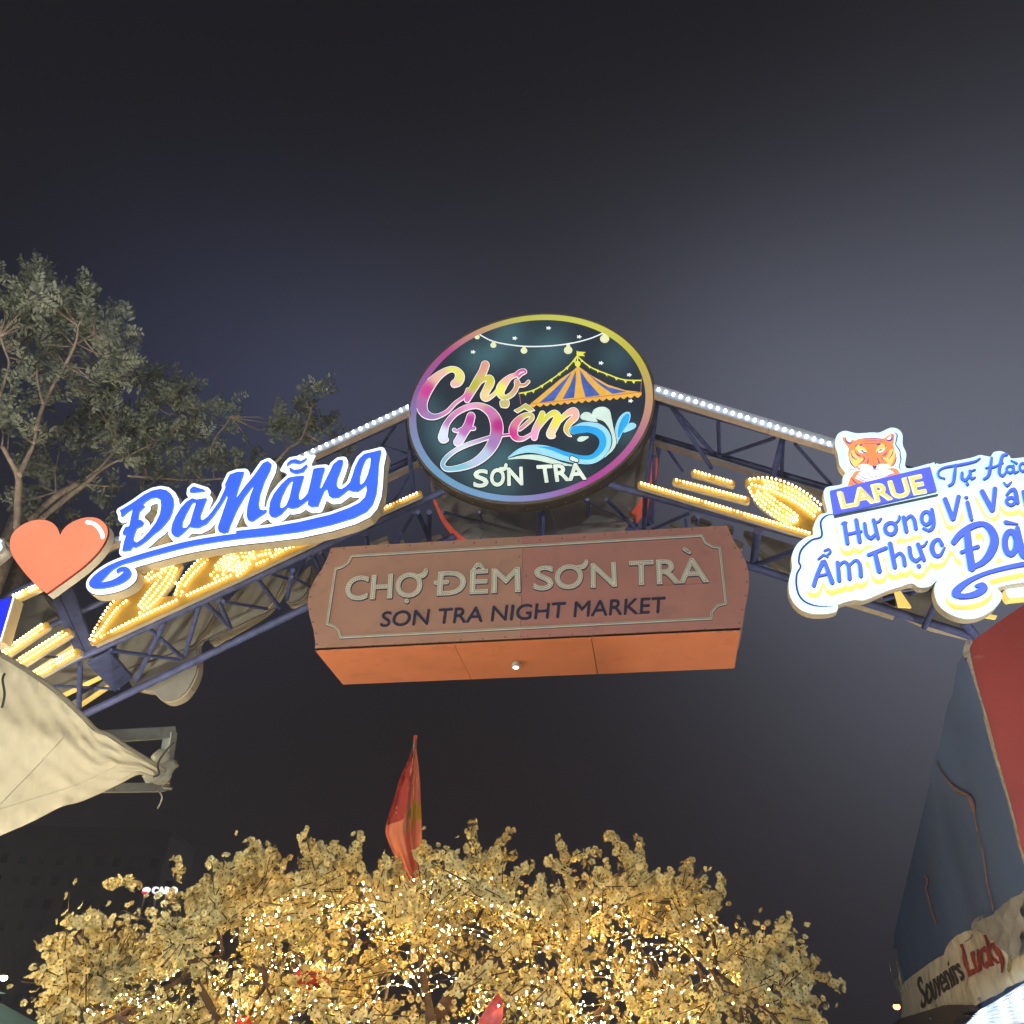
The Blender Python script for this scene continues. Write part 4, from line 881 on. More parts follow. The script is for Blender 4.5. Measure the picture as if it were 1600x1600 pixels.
# tiger head print
ORG = mat('lit_tiger_orange', (.6, .3, .1), .3, emit=srgb(255, 150, 96), es=1, var=.08, vscale=5)
TPUR = mat('lit_tiger_purple', (.2, .1, .3), .3, emit=srgb(92, 62, 168), es=1, var=.05)
TW = WHOT
def tg(name, prims, z, ma, off=0.0): shape(name, prims, off, PL_, z-.003, z, [ma, ma], root, g=.4, back=False)
tg('tiger_shadow', [S(HH([(1170, 158, 4), (1215, 200, 18), (1205, 280, 18), (1195, 350, 14), (1255, 440, 16), (1265, 520, 16), (1275, 580, 18), (1262, 650, 14), (1250, 700, 12), (1290, 790, 4)]))], .006, LNAVY)
tg('tiger_head', [PG(HH([(358, 235), (400, 240), (480, 268), (560, 290), (620, 262), (700, 252), (850, 245), (1000, 262), (1050, 228), (1100, 195), (1150, 178), (1175, 205), (1168, 280), (1150, 350), (1178, 430), (1202, 520), (1200, 610), (1165, 680), (1080, 720), (960, 740), (760, 745), (620, 735), (520, 690), (465, 600), (448, 500), (460, 410), (405, 340), (370, 290)]))], .007, ORG)
tg('tiger_chest', [PG(HH([(560, 770), (680, 755), (1150, 720), (1220, 740), (1275, 820), (950, 905), (440, 1000), (480, 880)]))], .007, ORG)
tg('tiger_collar', [PG(HH([(610, 800), (700, 745), (1100, 745), (1180, 800), (1060, 850), (960, 890), (900, 940), (830, 910), (700, 940), (560, 880)]))], .0085, TW)
for q in ([(480, 480), (530, 440), (560, 500), (620, 560), (690, 570), (660, 620), (610, 650), (560, 700), (500, 650), (470, 560)], [(1170, 430), (1110, 430), (1080, 500), (1040, 550), (975, 560), (1010, 600), (1050, 640), (1090, 690), (1150, 620), (1180, 520)],
                            [(560, 410), (600, 360), (650, 380), (720, 420), (740, 480), (640, 460), (580, 440)], [(1040, 380), (980, 340), (930, 380), (890, 430), (900, 470), (980, 430), (1040, 410)]): tg('tiger_cheek', [PG(HH(q), True)], .0100, LYEL)
tg('tiger_muzzle', [PG(HH([(600, 690), (680, 665), (770, 672), (845, 705), (900, 682), (970, 660), (1060, 668), (1110, 690), (1060, 735), (960, 752), (870, 738), (780, 756), (680, 745)]), True), PG(HH([(612, 440), (660, 436), (712, 462), (732, 492), (660, 488), (620, 470)]), True), PG(HH([(908, 450), (950, 425), (1012, 418), (1000, 455), (950, 478), (905, 484)]), True), PG(HH([(410, 255), (500, 285), (480, 330), (430, 310)])), PG(HH([(1120, 210), (1050, 265), (1090, 295), (1125, 280)]))], .0115, TW)
tg('tiger_iris', [DOT(*HH([(672, 455)])[0], 1.9, 1.3), DOT(*HH([(958, 446)])[0], 1.9, 1.3)], .0122, mat('lit_iris', (.3, .4, .2), .3, emit=srgb(120, 160, 130), es=1))
tp = [S(HH(q), 0) if False else S(HH(q)) for q in ([(405, 255, 8), (425, 310, 22), (470, 335, 22), (515, 320, 6)], [(1128, 205, 8), (1130, 270, 24), (1090, 295, 22), (1040, 280, 6)], [(560, 400, 10), (575, 370, 14), (600, 350, 6)], [(640, 370, 26), (670, 350, 12)], [(900, 365, 12), (940, 350, 26)], [(1030, 370, 14), (1030, 400, 8)],
      [(640, 450, 8), (690, 475, 16), (735, 490, 10)], [(905, 480, 12), (935, 445, 12), (990, 425, 8)], [(735, 490, 12), (690, 492, 6), (640, 480, 5)], [(905, 486, 10), (950, 484, 5), (1000, 462, 4)], [(560, 480, 6), (600, 520, 16), (650, 540, 6)], [(1060, 470, 6), (1030, 510, 16), (990, 530, 6)], [(490, 480, 8), (520, 550, 14), (590, 600, 6)], [(1150, 450, 8), (1130, 520, 14), (1080, 580, 6)],
      [(630, 655, 6), (690, 600, 14), (700, 570, 16), (680, 545, 6)], [(975, 560, 12), (1000, 600, 10), (1060, 640, 5)], [(765, 570, 8), (755, 640, 16)], [(905, 570, 10), (935, 645, 16)], [(475, 600, 10), (500, 660, 16), (560, 720, 8)], [(1200, 560, 10), (1180, 640, 14), (1140, 690, 6)], [(700, 270, 5), (850, 262, 8), (1000, 275, 5)], [(690, 305, 5), (850, 300, 8), (990, 305, 5)], [(700, 345, 5), (850, 338, 8), (920, 345, 5)],
      [(480, 745, 6), (560, 740, 6), (640, 745, 5)], [(740, 760, 5), (860, 745, 7), (980, 748, 6), (1120, 740, 5)], [(740, 770, 6), (790, 840, 8), (830, 870, 8), (860, 845, 8), (900, 865, 8), (960, 850, 8), (1000, 770, 6)], [(600, 820, 6), (700, 880, 10), (820, 910, 4)], [(960, 880, 4), (1100, 830, 10), (1190, 790, 4)], [(500, 880, 6), (540, 930, 16), (590, 970, 8)], [(580, 860, 5), (660, 910, 10), (740, 935, 4)])]
tg('tiger_stripes', tp+[PG(HH([(825, 690), (900, 690), (880, 735), (845, 735)]))], .0130, TPUR, .12)
bpy.data.objects['tiger_stripes']['kind'] = 'stuff'
tg('tiger_outline', [S(HH([(395, 203, 4), (500, 225, 6), (600, 265, 5)])), S(HH([(690, 235, 4), (820, 222, 5), (980, 240, 4)]))], .007, LNAVY)
shape('gold_side_piece', [PG(FF([(1480, 1180), (1520, 1165), (1800, 1120), (1800, 1200), (1550, 1235), (1500, 1235)]), True)], 0, YP(7.35), -.12, 0, [CLOUD, GLOWY], root)

# ------------------------------------------------------------------ hanging box sign
PX = YP(8.0)
root = thing('hanging_box_sign', 'brown-orange hanging box sign with bulging ends and the market name in pale and navy capitals', 'box sign', PX.p(826, 1000))
bp = [P7(205, 240), P7(180, 310), P7(140, 390), P7(90, 462), P7(58, 535), P7(45, 615), P7(58, 700), P7(84, 790), P7(99, 880), P7(95, 935), P8(1348, 818), P8(1358, 735), P8(1385, 645), P8(1399, 560), P8(1402, 475), P8(1385, 400), P8(1350, 328), P8(1303, 255), P8(1265, 165)]
PAN1 = mat('brown_composite_panel', (.60, .36, .29), .5, var=.05, vscale=2, spec=.3, bump=.06, dirt_or_light=(2.2, .52, .80, (.44, .28, .22)))
PAN2 = mat('pinkish_brown_composite_panel', (.60, .30, .275), .5, var=.05, vscale=2, spec=.3, bump=.06, dirt_or_light=(2.2, .52, .80, (.44, .24, .22)))
seam_t, seam_b = (817.5, 838.5), (813, 1000.5)
def resample(P): return P
lefth = bp[:10]+[(seam_b[0]-.25, seam_b[1])]+[(seam_t[0]-.25, seam_t[1])]
righth = [(seam_t[0]+.25, seam_t[1]), (seam_b[0]+.25, seam_b[1])]+bp[10:]
shape('front_panel', [PG(lefth)], 0, PX, -.03, 0, [PAN1, PAN1], root); shape('front_panel', [PG(righth)], 0, PX, -.03, 0, [PAN2, PAN2], root)
front = [PX.p(*q) for q in bp]; D_ = .968; dv = np.array([0, 1., 0])
UND = mat('orange_composite_underside', (.95, .34, .17), .45, var=.05, vscale=2, spec=.35, bump=.05, dirt_or_light=(2.5, .55, .85, (.66, .22, .09)))
# underside in three panels
bl_, br_ = PX.p(*P7(95, 935)), PX.p(*P8(1348, 818))
for t0, t1 in ((0, .3415), (.343, .6645), (.666, 1)):
    a = bl_+(br_-bl_)*t0; b = bl_+(br_-bl_)*t1; m = MB(); m.box((a+b)/2+dv*D_/2+np.array([0, 0, .012]), (b-a)/2, dv*D_/2, (0, 0, .012)); m.build('underside_panel', UND, root)
def strip(idx, name, ma):
    V = []; Fc = []
    for k in idx: V += [front[k]+dv*.031, front[k]+dv*D_]
    for k in range(len(idx)-1): Fc.append((2*k, 2*k+1, 2*k+3, 2*k+2))
    mk(name, V, Fc, ma, root)
strip(range(0, 10), 'end_panel', PAN1); strip(range(10, 19), 'end_panel', PAN2); strip([18, 0], 'top_panel', PAN1)
mk('back_panel', [p+dv*D_ for p in front], [tuple(range(len(front)))], PAN2, root)
PALE = mat('pale_grey_letter_acrylic', (.92, .94, .84), .45, var=.08); NAVY = mat('navy_letter', (.045, .05, .12), .5, var=.1); LEDD = mat('dark_led_dot', (.10, .10, .09), .4)
bz = [P7(345, 300), P7(322, 345), P7(278, 375), P7(236, 388), P7(180, 760), P7(226, 775), P7(257, 802), P7(270, 850), P8(1165, 748), P8(1167, 708), P8(1203, 668), P8(1256, 655), P8(1218, 305), P8(1170, 299), P8(1130, 275), P8(1105, 230)]
shape('pale_border', [('s', np.c_[lin(bz), np.full(len(lin(bz)), 1.9)])], 0, PX, 0, .012, [PALE, NAVY], root, back=False)
shape('border_outline', [('s', np.c_[lin(bz), np.full(len(lin(bz)), 2.4)])], 0, PX, 0, .004, [NAVY, NAVY], root, back=False)
dots = []
def even(L, sp):
    Q = lin(L, True, .5); seg = np.r_[0, np.cumsum(np.hypot(*np.diff(Q, axis=0).T))]; return [(np.interp(s_, seg, Q[:, 0]), np.interp(s_, seg, Q[:, 1])) for s_ in np.arange(0, seg[-1], sp)]
def letter_dots(P, ts, inset, sp):
    cnt = {}
    for a, b, c in ts:
        A, B, C = P[a], P[b], P[c]
        if (B[0]-A[0])*(C[1]-A[1])-(B[1]-A[1])*(C[0]-A[0]) < 0: b, c = c, b
        for e in ((a, b), (b, c), (c, a)): cnt[e] = 1
    nx = {a: b for (a, b) in cnt if (b, a) not in cnt}; out = []
    while nx:
        k0 = next(iter(nx)); k = k0; loop = []
        while k in nx: loop.append(P[k]); k = nx.pop(k)
        if len(loop) < 3: continue
        Q = lin(loop, True, .5); seg = np.r_[0, np.cumsum(np.hypot(*np.diff(Q, axis=0).T))]
        for s_ in np.arange(0, seg[-1], sp):
            x, y = np.interp(s_, seg, Q[:, 0]), np.interp(s_, seg, Q[:, 1]); x2, y2 = np.interp(min(s_+.6, seg[-1]), seg, Q[:, 0]), np.interp(min(s_+.6, seg[-1]), seg, Q[:, 1])
            L = math.hypot(x2-x, y2-y)+1e-9; out.append((x-(y2-y)/L*inset, y+(x2-x)/L*inset))
    return out
Z7 = lambda L: [(470+p[0]/4.324, 800+p[1]/4.324, p[2]/4.324) for p in L]
Z8 = lambda L: [(820+p[0]/4, 780+p[1]/4, p[2]/4) for p in L]
qS = [P8(58, 572), P8(572, 548), P8(566, 393), P8(66, 420)]
for body, quad, exd in (('CHO', [P7(300, 600), P7(820, 574), P7(820, 405), P7(320, 436)], [S(Z7([(800, 440, 22), (830, 432, 26), (846, 412, 22), (848, 396, 14)])), SL(Z7([(719, 606, 22), (719, 607, 22)]))]),
                   ('DÊM', [P7(925, 567), P7(1482, 541), P7(1478, 372), P7(938, 402)], [SL(Z7([(915, 484, 20), (990, 479, 20)]))]), ('S', subquad(qS, 0, .228), ()), ('O', subquad(qS, .258, .59), [S(Z8([(338, 430, 18), (366, 426, 22), (382, 408, 20), (386, 393, 12)]))]), ('N', subquad(qS, .70, 1), ()),
                   ('TRA', [P8(655, 541), P8(1145, 520), P8(1128, 364), P8(655, 386)], [SL(Z8([(998, 318, 14), (1030, 340, 10)]))])):
    f = TextField(body, quad, 5, extra=exd)
    shape('pale_lettering', None, 1.05, PX, 0, .02, [PALE, NAVY], root, fld=f, back=False); shape('letter_outline', None, 1.75, PX, 0, .006, [NAVY, NAVY], root, fld=f, back=False)
    for L in f.loops(-1.0): dots += [tuple(q) for q in lin(L, True, 2.7)[:, :2]] if False else even(L, 3.6)
Q = lin(bz, True, 3.0); dots += [tuple(q) for q in Q]
mb = MB()
for u, v in dots:
    c = PX.p(u, v, .0205); r = .0072
    mb.add([c+np.array([r*math.cos(t), 0, r*math.sin(t)]) for t in np.linspace(0, 6.283, 6)[:-1]]+[c+np.array([0, -.003, 0])], [(i, (i+1) % 5, 5) for i in range(5)])
ob = mb.build('letter_led_dots', LEDD, root); ob['kind'] = 'stuff'
nq = [np.array(q) for q in (P7(538, 778), (1038.5, 957.5), (1040, 932), P7(556, 672))]
vv, _ = text2d('SON TRA NIGHT MARKET'); wv0, wv1 = vv[:, 0].min(), vv[:, 0].max(); mb = MB()
for pre, word in (('', 'SON'), ('SON ', 'TRA'), ('SON TRA ', 'NIGHT'), ('SON TRA NIGHT ', 'MARKET')):
    a1 = text2d(pre+word)[0][:, 0].max(); wid = np.ptp(text2d(word)[0][:, 0]); s1 = (a1-wv0)/(wv1-wv0); s0 = (a1-wid-wv0)/(wv1-wv0)
    f = TextField(word, [tuple(nq[0]+(nq[1]-nq[0])*s0), tuple(nq[0]+(nq[1]-nq[0])*s1), tuple(nq[3]+(nq[2]-nq[3])*s1), tuple(nq[3]+(nq[2]-nq[3])*s0)], 3)
    shape('navy_lettering', None, .0, PX, 0, .016, [NAVY, NAVY], root, fld=f, back=False)
    for L in f.loops(-.2):
        for u, v in even(L, 2.0): mb.ico(PX.p(u+random.uniform(-.25, .25), v+random.uniform(-.25, .25), .016), .0062, nu=5, nv=3)
ob = mb.build('navy_letter_lamps', NAVY, root); ob['kind'] = 'stuff'
# rivets along the sheet edges and a few drip stains
mb = MB(); rb = [np.array(q) for q in bp]
for a, b in list(zip(rb[:-1], rb[1:]))+[(rb[-1], rb[0])]:
    L = np.hypot(*(b-a)); k = max(1, int(L/34))
    for i in range(k):
        q = a+(b-a)*(i+.5)/k; c_ = np.array([825., 920.]); d = c_-q; d /= np.hypot(*d); q = q+np.array([d[0]*3 if abs(d[0]) > .8 else 0, d[1]*3.2 if abs(d[0]) <= .8 else 0])+(0 if abs(d[0]) > .97 else 0)
        q[1] += 3.2 if q[1] < 860 else (-3.2 if q[1] > 985 else 0); mb.ico(PX.p(q[0], q[1], .002), .010, nu=6, nv=4)
for q in [(822, 850), (822, 900), (822, 950), (812, 870), (812, 930), (809, 985)]: mb.ico(PX.p(*q, .002), .009, nu=6, nv=4)
ob = mb.build('rivets', mat('board_rivet', (.30, .16, .12), .5), root); ob['kind'] = 'stuff'
# recessed downlight
t = (bl_[2]-CAM[2])/ray(806, 1036)[2]; c = CAM+ray(806, 1036)*t
dl = thing('downlight', 'small lit downlight in the orange underside of the hanging box sign', 'downlight', c)
mb = MB(); mb.tube(c+np.array([0, 0, 0]), c+np.array([0, 0, -.05]), .05, .05, n=14); mb.build('housing', GREYBACK, dl)
mb = MB(); mb.tube(c+np.array([0, 0, -.051]), c+np.array([0, 0, -.06]), .03, .03, n=12); mb.build('lens', mat('lit_lens', (.8, .8, .7), .3, emit=(1, .92, .75), es=5, var=0), dl)
# hangers
for u in (600, 840, 1080):
    a = PX.p(u, 850, -.5); mb = MB(); top = None
    z1 = 8.0-.459*abs(a[0]-XC); mb.tube(a-np.array([0, 0, .1]), (a[0], a[1], z1), .02, n=6); tag(mb.build('hanger_rod', STEEL_BLUE, None, at_loc=a), {600: 'left', 840: 'middle', 1080: 'right'}[u]+' blue steel rod hanging the box sign from the truss', 'rod')

# ------------------------------------------------------------------ right-hand stall: blue wall, red panel, banner
dB = ray(1320, 1680).copy(); dB[2] = 0; dB /= np.linalg.norm(dB)
c0 = at(1508, 1020, 1.0); r0 = ray(1508, 1020); c0 = CAM+r0*(2.15/r0[2])          # corner about 3.75 m above the ground
nB = np.cross(dB, [0, 0, 1.]); PW1 = Plane(c0, nB)
Z1 = lambda L: [(1360+p[0]/4, 900+p[1]/4) for p in L]
Z2 = lambda L: [(1360+p[0]/5.333, 1300+p[1]/5.333)+((p[2]/5.333,) if len(p) > 2 else ()) for p in L]
BW = mat('blue_painted_sheet', (.108, .180, .385), .55, var=.10, vscale=1.2, bump=.12, spec=.35, dirt_or_light=(1.6, .55, .85, (.17, .21, .27)))
RW = mat('red_painted_sheet', (.42, .07, .06), .5, var=.12, vscale=2, bump=.18, spec=.35, dirt_or_light=(7, .60, .74, (.50, .20, .18)))
stall = thing('market_stall', 'tall blue sheet stall wall with a red panel on its near corner at the right', 'stall', PW1.p(1415, 1600))
shape('blue_wall', [PG(Z1([(575, 500), (545, 545), (530, 640), (515, 740), (480, 810), (462, 900), (450, 970), (430, 1060), (400, 1160), (352, 1380), (300, 1590)])+Z2([(318, 330), (240, 660), (215, 770), (190, 870), (200, 905), (185, 968), (225, 975), (230, 1050), (262, 1180), (290, 1300), (305, 1420), (330, 1560)])+[(1440, 1700), (1760, 1700), (1760, 1343), (1600, 1343)]+Z2([(1245, 130)])+Z1([(910, 1590), (850, 1360), (770, 1100), (695, 820), (640, 640), (612, 545)]))], 0, PW1, -.04, 0, [BW, BW], stall)
dR = np.cross([0, 0, 1.], dB); 
PRD = Plane(c0+nB*0, dB*-1+dR*.0)
red_poly = Z1([(612, 545), (600, 470), (620, 425), (700, 372), (790, 305), (860, 255), (960, 190)])+[(1760, 840), (1760, 1800), (1720, 1800), (1600, 1343)]+Z2([(1245, 130)])+Z1([(910, 1590), (850, 1360), (770, 1100), (695, 820)])
shape('red_panel', [PG(red_poly)], 0, PRD, -.03, .03, [RW, mat('scuffed_edge', (.5, .45, .38), .8, var=.3, vscale=30)], stall)
shape('scuffed_edge_strip', [S([(*q, w) for q, w in zip(Z1([(600, 430), (590, 480), (612, 520), (640, 620), (690, 800), (735, 950), (775, 1110), (840, 1340), (905, 1580)]), [4, 6.5, 5, 2.6, 2.2, 1.8, 1.8, 1.6, 1.6])]), PG(Z1([(570, 500), (590, 440), (622, 415), (635, 425), (615, 470), (625, 540), (600, 520), (585, 530)]))], 0, PRD, .031, .04, [mat('torn_pale_edge', (.42, .38, .32), .9, var=.35, vscale=40), mat('torn_pale_edge', 0)], stall, g=.6)
ROPE = mat('reddish_cord', (.26, .15, .14), .8, var=.3, vscale=20)
for lab, pts, w in [('long reddish cord hanging down the blue stall wall', [*Z1([(430, 1160), (470, 1235), (530, 1310), (580, 1350), (625, 1365), (655, 1415), (668, 1490), (685, 1590)]), *Z2([(905, 0), (960, 150), (985, 300), (1000, 430), (1030, 560), (1048, 650)])], [.6, .7, 1.2, 2.4, 1.8, 3.0, .9, .8, .8, .9, .9, .9, .9, .8]),
                    ('short reddish cord looped over a nail low on the blue stall wall', Z2([(465, 385), (485, 375), (492, 430), (478, 460), (500, 540), (530, 650), (570, 765)]), [.9, .9, .8, .7, .7, .7, .7])]:
    mb = MB(); Q = catmull([(*p, w_/2) for p, w_ in zip(pts, w)], False, 3.0); P = [PW1.p(q[0], q[1], .018) for q in Q]
    R = [np.linalg.norm(PW1.p(q[0]+q[2], q[1], 0)-PW1.p(q[0], q[1], 0))*.6 for q in Q]
    mb.path(P, R, 6); tag(mb.build('cord', ROPE, None, True, at_loc=P[-1]), lab, 'cord')
# hanging electric wire and conduit
CN = mat('old_banner_cloth', (.85, .82, .68), .75, var=.14, vscale=2.5, bump=.5, dirt_or_light=(3, .5, .8, (.24, .21, .17)))
ban = thing('stall_banner', 'wrinkled cream cloth banner with brown and red souvenir lettering along the stall', 'banner', PW1.p(1420, 1590))
bpts = [(1414, 1591)]+Z2([(295, 1440), (290, 1380), (300, 1345), (283, 1325), (300, 1290), (330, 1245), (400, 1190), (470, 1140), (560, 1075), (660, 1020), (690, 950), (745, 895), (800, 860), (860, 830), (900, 818), (960, 800), (985, 740), (1015, 690), (1030, 745), (1080, 715), (1130, 680), (1200, 640), (1240, 600), (1280, 570)])+[(1720, 1310), (1720, 1480)]+Z2([(1280, 1275), (1215, 1300), (1150, 1345), (1080, 1375), (1030, 1405), (930, 1450), (800, 1440), (700, 1440), (560, 1480), (500, 1500), (400, 1530)])
fb = Field([PG(bpts)], 3, .8); vs, ts = tri(fb, 0, 5.0)
def wr(u, v):
    d = (u*.35+v*.9); return .055+.006*math.sin(u*.11+math.sin(v*.05)*2)+.005*math.sin(d*.16+1.3)+.003*math.sin(u*.31-v*.22)+.0012*math.sin(u*.7+v*.5)
V = [PW1.p(u, v, wr(u, v)) for u, v in vs]; Fc = []
for a, b, c in ts:
    if np.cross(V[b]-V[a], V[c]-V[a])@PW1.n < 0: b, c = c, b
    Fc.append((a, b, c))
mk('cloth', V, Fc, CN, ban, smooth=True)
def on_cloth(name, P, ts, ma, z=.008):
    nd = 1
    V = [Vector(p) for p in P]
    inner = []
    V = [PW1.p(u, v, wr(u, v)+z) for u, v in P]; Fc = []
    for a, b, c in ts:
        if np.cross(V[b]-V[a], V[c]-V[a])@PW1.n < 0: b, c = c, b
        Fc.append((a, b, c))
    mk(name, V, Fc, ma, ban)
BRN = mat('faded_brown_print', (.075, .055, .045), .7, var=.35, vscale=12); REDP = mat('faded_red_print', (.34, .05, .03), .7, var=.3, vscale=10)
def dense(P, ts):
    # split long triangles so that lettering follows the wrinkles
    P = [tuple(p) for p in P]; ts = list(ts)
    for _ in range(3):
        out = []; mid = {}
        def md(a, b):
            k = (min(a, b), max(a, b))
            if k not in mid: mid[k] = len(P); P.append(((P[a][0]+P[b][0])/2, (P[a][1]+P[b][1])/2))
            return mid[k]
        big = any(max(math.dist(P[a], P[b]), math.dist(P[b], P[c]), math.dist(P[a], P[c])) > 6 for a, b, c in ts)
        if not big: break
        for a, b, c in ts:
            x, y, z = md(a, b), md(b, c), md(c, a); out += [(a, x, z), (x, b, y), (z, y, c), (x, y, z)]
        ts = out
    return P, ts
vs, ts = tri(TextField('Souvenirs', [Z2([q])[0] for q in ((480, 1472), (842, 1222), (792, 1010), (432, 1205))], 4), .95); on_cloth('brown_lettering', *dense(vs, ts), BRN, .006)
vs, ts = tri(TextField('Lucky', [Z2([q])[0] for q in ((882, 1202), (1218, 1060), (1150, 800), (828, 925))], 4), 1.5); on_cloth('red_lettering', *dense(vs, ts), REDP, .006)
fo = Field([S(Z2([(1275, 1020, 14), (1250, 1060, 16), (1245, 1120, 14), (1275, 1165, 12)])), S(Z2([(1275, 1060, 8), (1265, 1120, 8), (1290, 1150, 8)]))], 2, .6); on_cloth('yellow_emblem', *tri(fo, 0), mat('faded_yellow_print', (.35, .30, .05), .7), .012)
fo = Field([PG(Z2([(880, 940), (930, 880), (985, 740), (1018, 690), (1020, 745), (1000, 800), (960, 850), (920, 905), (885, 935)]))], 2, .8); vs, ts = tri(fo, 0, 5)
mk('folded_corner', [PW1.p(u, v, wr(u, v)+.03+.01*math.sin(u*.4)) for u, v in vs], ts, mat('grey_cloth_fold', (.28, .31, .33), .7), ban, smooth=True)
fo = Field([PG(Z2([(1020, 760), (1080, 715), (1130, 685), (1200, 645), (1240, 605), (1280, 575), (1420, 500), (1420, 1000), (1280, 1050), (1210, 950), (1110, 870), (1060, 840), (990, 810)]))], 2, .9); vs, ts = tri(fo, 0, 5)
mk('overhanging_cloth', [PW1.p(u, v, wr(u, v)+.03+.007*math.sin(u*.30+v*.1)+.003*math.sin(u*.7-v*.3)) for u, v in vs], ts, mat('grey_bunched_cloth', (.34, .35, .35), .8, var=.2, bump=.5), ban, smooth=True)
# gutter rail, bent frame, eave board
ev = thing('stall_eave', 'dark brown eave board with bolts under the stall banner', 'eave board', PW1.p(1420, 1600))
shape('board', [PG([(1385, 1612)]+Z2([(300, 1555), (500, 1500), (700, 1445), (925, 1443), (935, 1490), (860, 1520), (925, 1530), (800, 1570)])+[(1500, 1612)])], 0, PW1, .02, .09, [mat('brown_eave', (.10, .085, .07), .6, var=.2)]*2, ev)
for q in ((585, 1558), (640, 1450), (1045, 1395)):
    mb = MB(); mb.ico(PW1.p(*Z2([q])[0], .10), .012 if q[0] > 590 else .016, nu=8, nv=5); mb.build('bolt', mat('zinc_bolt', 0), ev)
fr = thing('bent_pipe_frame', 'narrow bent pipe loop hanging at the far end of the souvenir stall', 'pipe frame', PW1.p(1404, 1590))
for pts, r in ((Z2([(255, 1330), (200, 1220), (172, 1080), (190, 1045), (225, 1050), (240, 1110), (270, 1250), (320, 1550)]), .011), (Z2([(205, 1225), (245, 1195), (262, 1330), (310, 1330)]), .008), (Z2([(230, 1230), (280, 1400), (325, 1555)]), .012)):
    mb = MB(); Q = catmull(pts, False, 4); mb.path([PW1.p(u, v, .03) for u, v in Q], r, 6); mb.build('pipe', mat('worn_pipe', (.35, .33, .27), .5, .3, var=.3, vscale=20), fr, True)
for u, v in [(790, 1460), (830, 1455), (1130, 1355), (1250, 1295), (1000, 1420)]: pass
# awning lining below the eave, stall light put in as emission
aw = thing('emissive_awning', 'white corrugated awning with stall light painted in, under the souvenir eave, bottom right', 'awning', PW1.p(1560, 1600))
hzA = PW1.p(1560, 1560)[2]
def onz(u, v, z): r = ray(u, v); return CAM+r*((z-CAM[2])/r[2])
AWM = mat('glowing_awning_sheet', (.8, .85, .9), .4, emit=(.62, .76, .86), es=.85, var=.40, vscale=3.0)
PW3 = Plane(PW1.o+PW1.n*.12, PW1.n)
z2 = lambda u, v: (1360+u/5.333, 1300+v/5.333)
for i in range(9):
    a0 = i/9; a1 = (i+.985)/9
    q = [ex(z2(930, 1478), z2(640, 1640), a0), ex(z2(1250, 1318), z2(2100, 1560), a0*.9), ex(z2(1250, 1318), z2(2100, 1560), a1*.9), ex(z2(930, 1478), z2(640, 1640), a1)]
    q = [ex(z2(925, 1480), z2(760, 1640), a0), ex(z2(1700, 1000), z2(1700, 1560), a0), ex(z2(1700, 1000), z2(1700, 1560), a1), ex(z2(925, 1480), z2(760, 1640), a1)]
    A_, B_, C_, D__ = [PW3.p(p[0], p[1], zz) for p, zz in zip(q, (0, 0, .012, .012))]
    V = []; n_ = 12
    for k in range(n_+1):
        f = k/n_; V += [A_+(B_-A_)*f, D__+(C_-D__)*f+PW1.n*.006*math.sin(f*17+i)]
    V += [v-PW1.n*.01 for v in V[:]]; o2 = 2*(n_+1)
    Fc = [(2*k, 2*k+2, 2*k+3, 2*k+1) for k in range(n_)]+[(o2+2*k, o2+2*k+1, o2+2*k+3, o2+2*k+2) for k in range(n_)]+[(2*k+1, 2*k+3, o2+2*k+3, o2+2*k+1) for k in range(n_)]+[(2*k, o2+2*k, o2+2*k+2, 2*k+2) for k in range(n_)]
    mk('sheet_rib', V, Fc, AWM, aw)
# ------------------------------------------------------------------ left canopy tarpaulin and steel frame
TARP = mat('thin_translucent_tarpaulin', (.62, .60, .51), .4, var=.07, vscale=14, bump=.12, trans=.6, dirt_or_light=(1.3, .55, .85, (.54, .52, .44)))
can = thing('canopy_tarpaulin', 'pale translucent tarpaulin canopy stretched to a point over a left-hand stall', 'canopy', at(0, 1300, 3.6))
up = catmull([(-160, 940), (-60, 990), (0, 1022), (40, 1046), (85, 1078), (128, 1118), (150, 1141), (168, 1147), (195, 1165), (220, 1181), (245, 1196), (262, 1207)], False, 3)
lo = catmull([(-160, 1365), (-60, 1332), (0, 1306), (50, 1284), (95, 1261), (125, 1253), (160, 1238), (190, 1223), (215, 1211), (228, 1212), (250, 1216), (263, 1211)], False, 3)
NU, NV = 90, 46; V = []
for i in range(NU):
    f = i/(NU-1); a = up[int(f*(len(up)-1))]; b = lo[int(f*(len(lo)-1))]
    for j in range(NV):
        t = j/(NV-1); u = a[0]+(b[0]-a[0])*t; v = a[1]+(b[1]-a[1])*t
        w = 1-f; jag = 0
        if j < 3: v += 1.6*math.sin(u*.35)*math.sin(u*.13)*(1-j/3)
        dist = 3.35+1.15*f**1.1+.5*t*w+.022*math.sin(t*7+f*3)*(.25+w)+.004*math.sin(t*19+f*21)*w+.005*math.sin(t*31-f*57)+.012*math.exp(-((t-.06)/.05)**2)*math.sin(f*110+t*9)+.03*abs(math.sin(t*5.2-f*2.5+.7))**6+.03*abs(math.sin(t*4.1+f*1.7+2.2))**10
        dist += .0035*random.uniform(-1, 1)
        V.append(at(u, v, dist))
mk('tarpaulin', V, [(i*NV+j, i*NV+j+1, (i+1)*NV+j+1, (i+1)*NV+j) for i in range(NU-1) for j in range(NV-1)], TARP, can, smooth=True)
Z0 = lambda u, v: (u/4.706, 1000+v/4.706)
sm = MB()
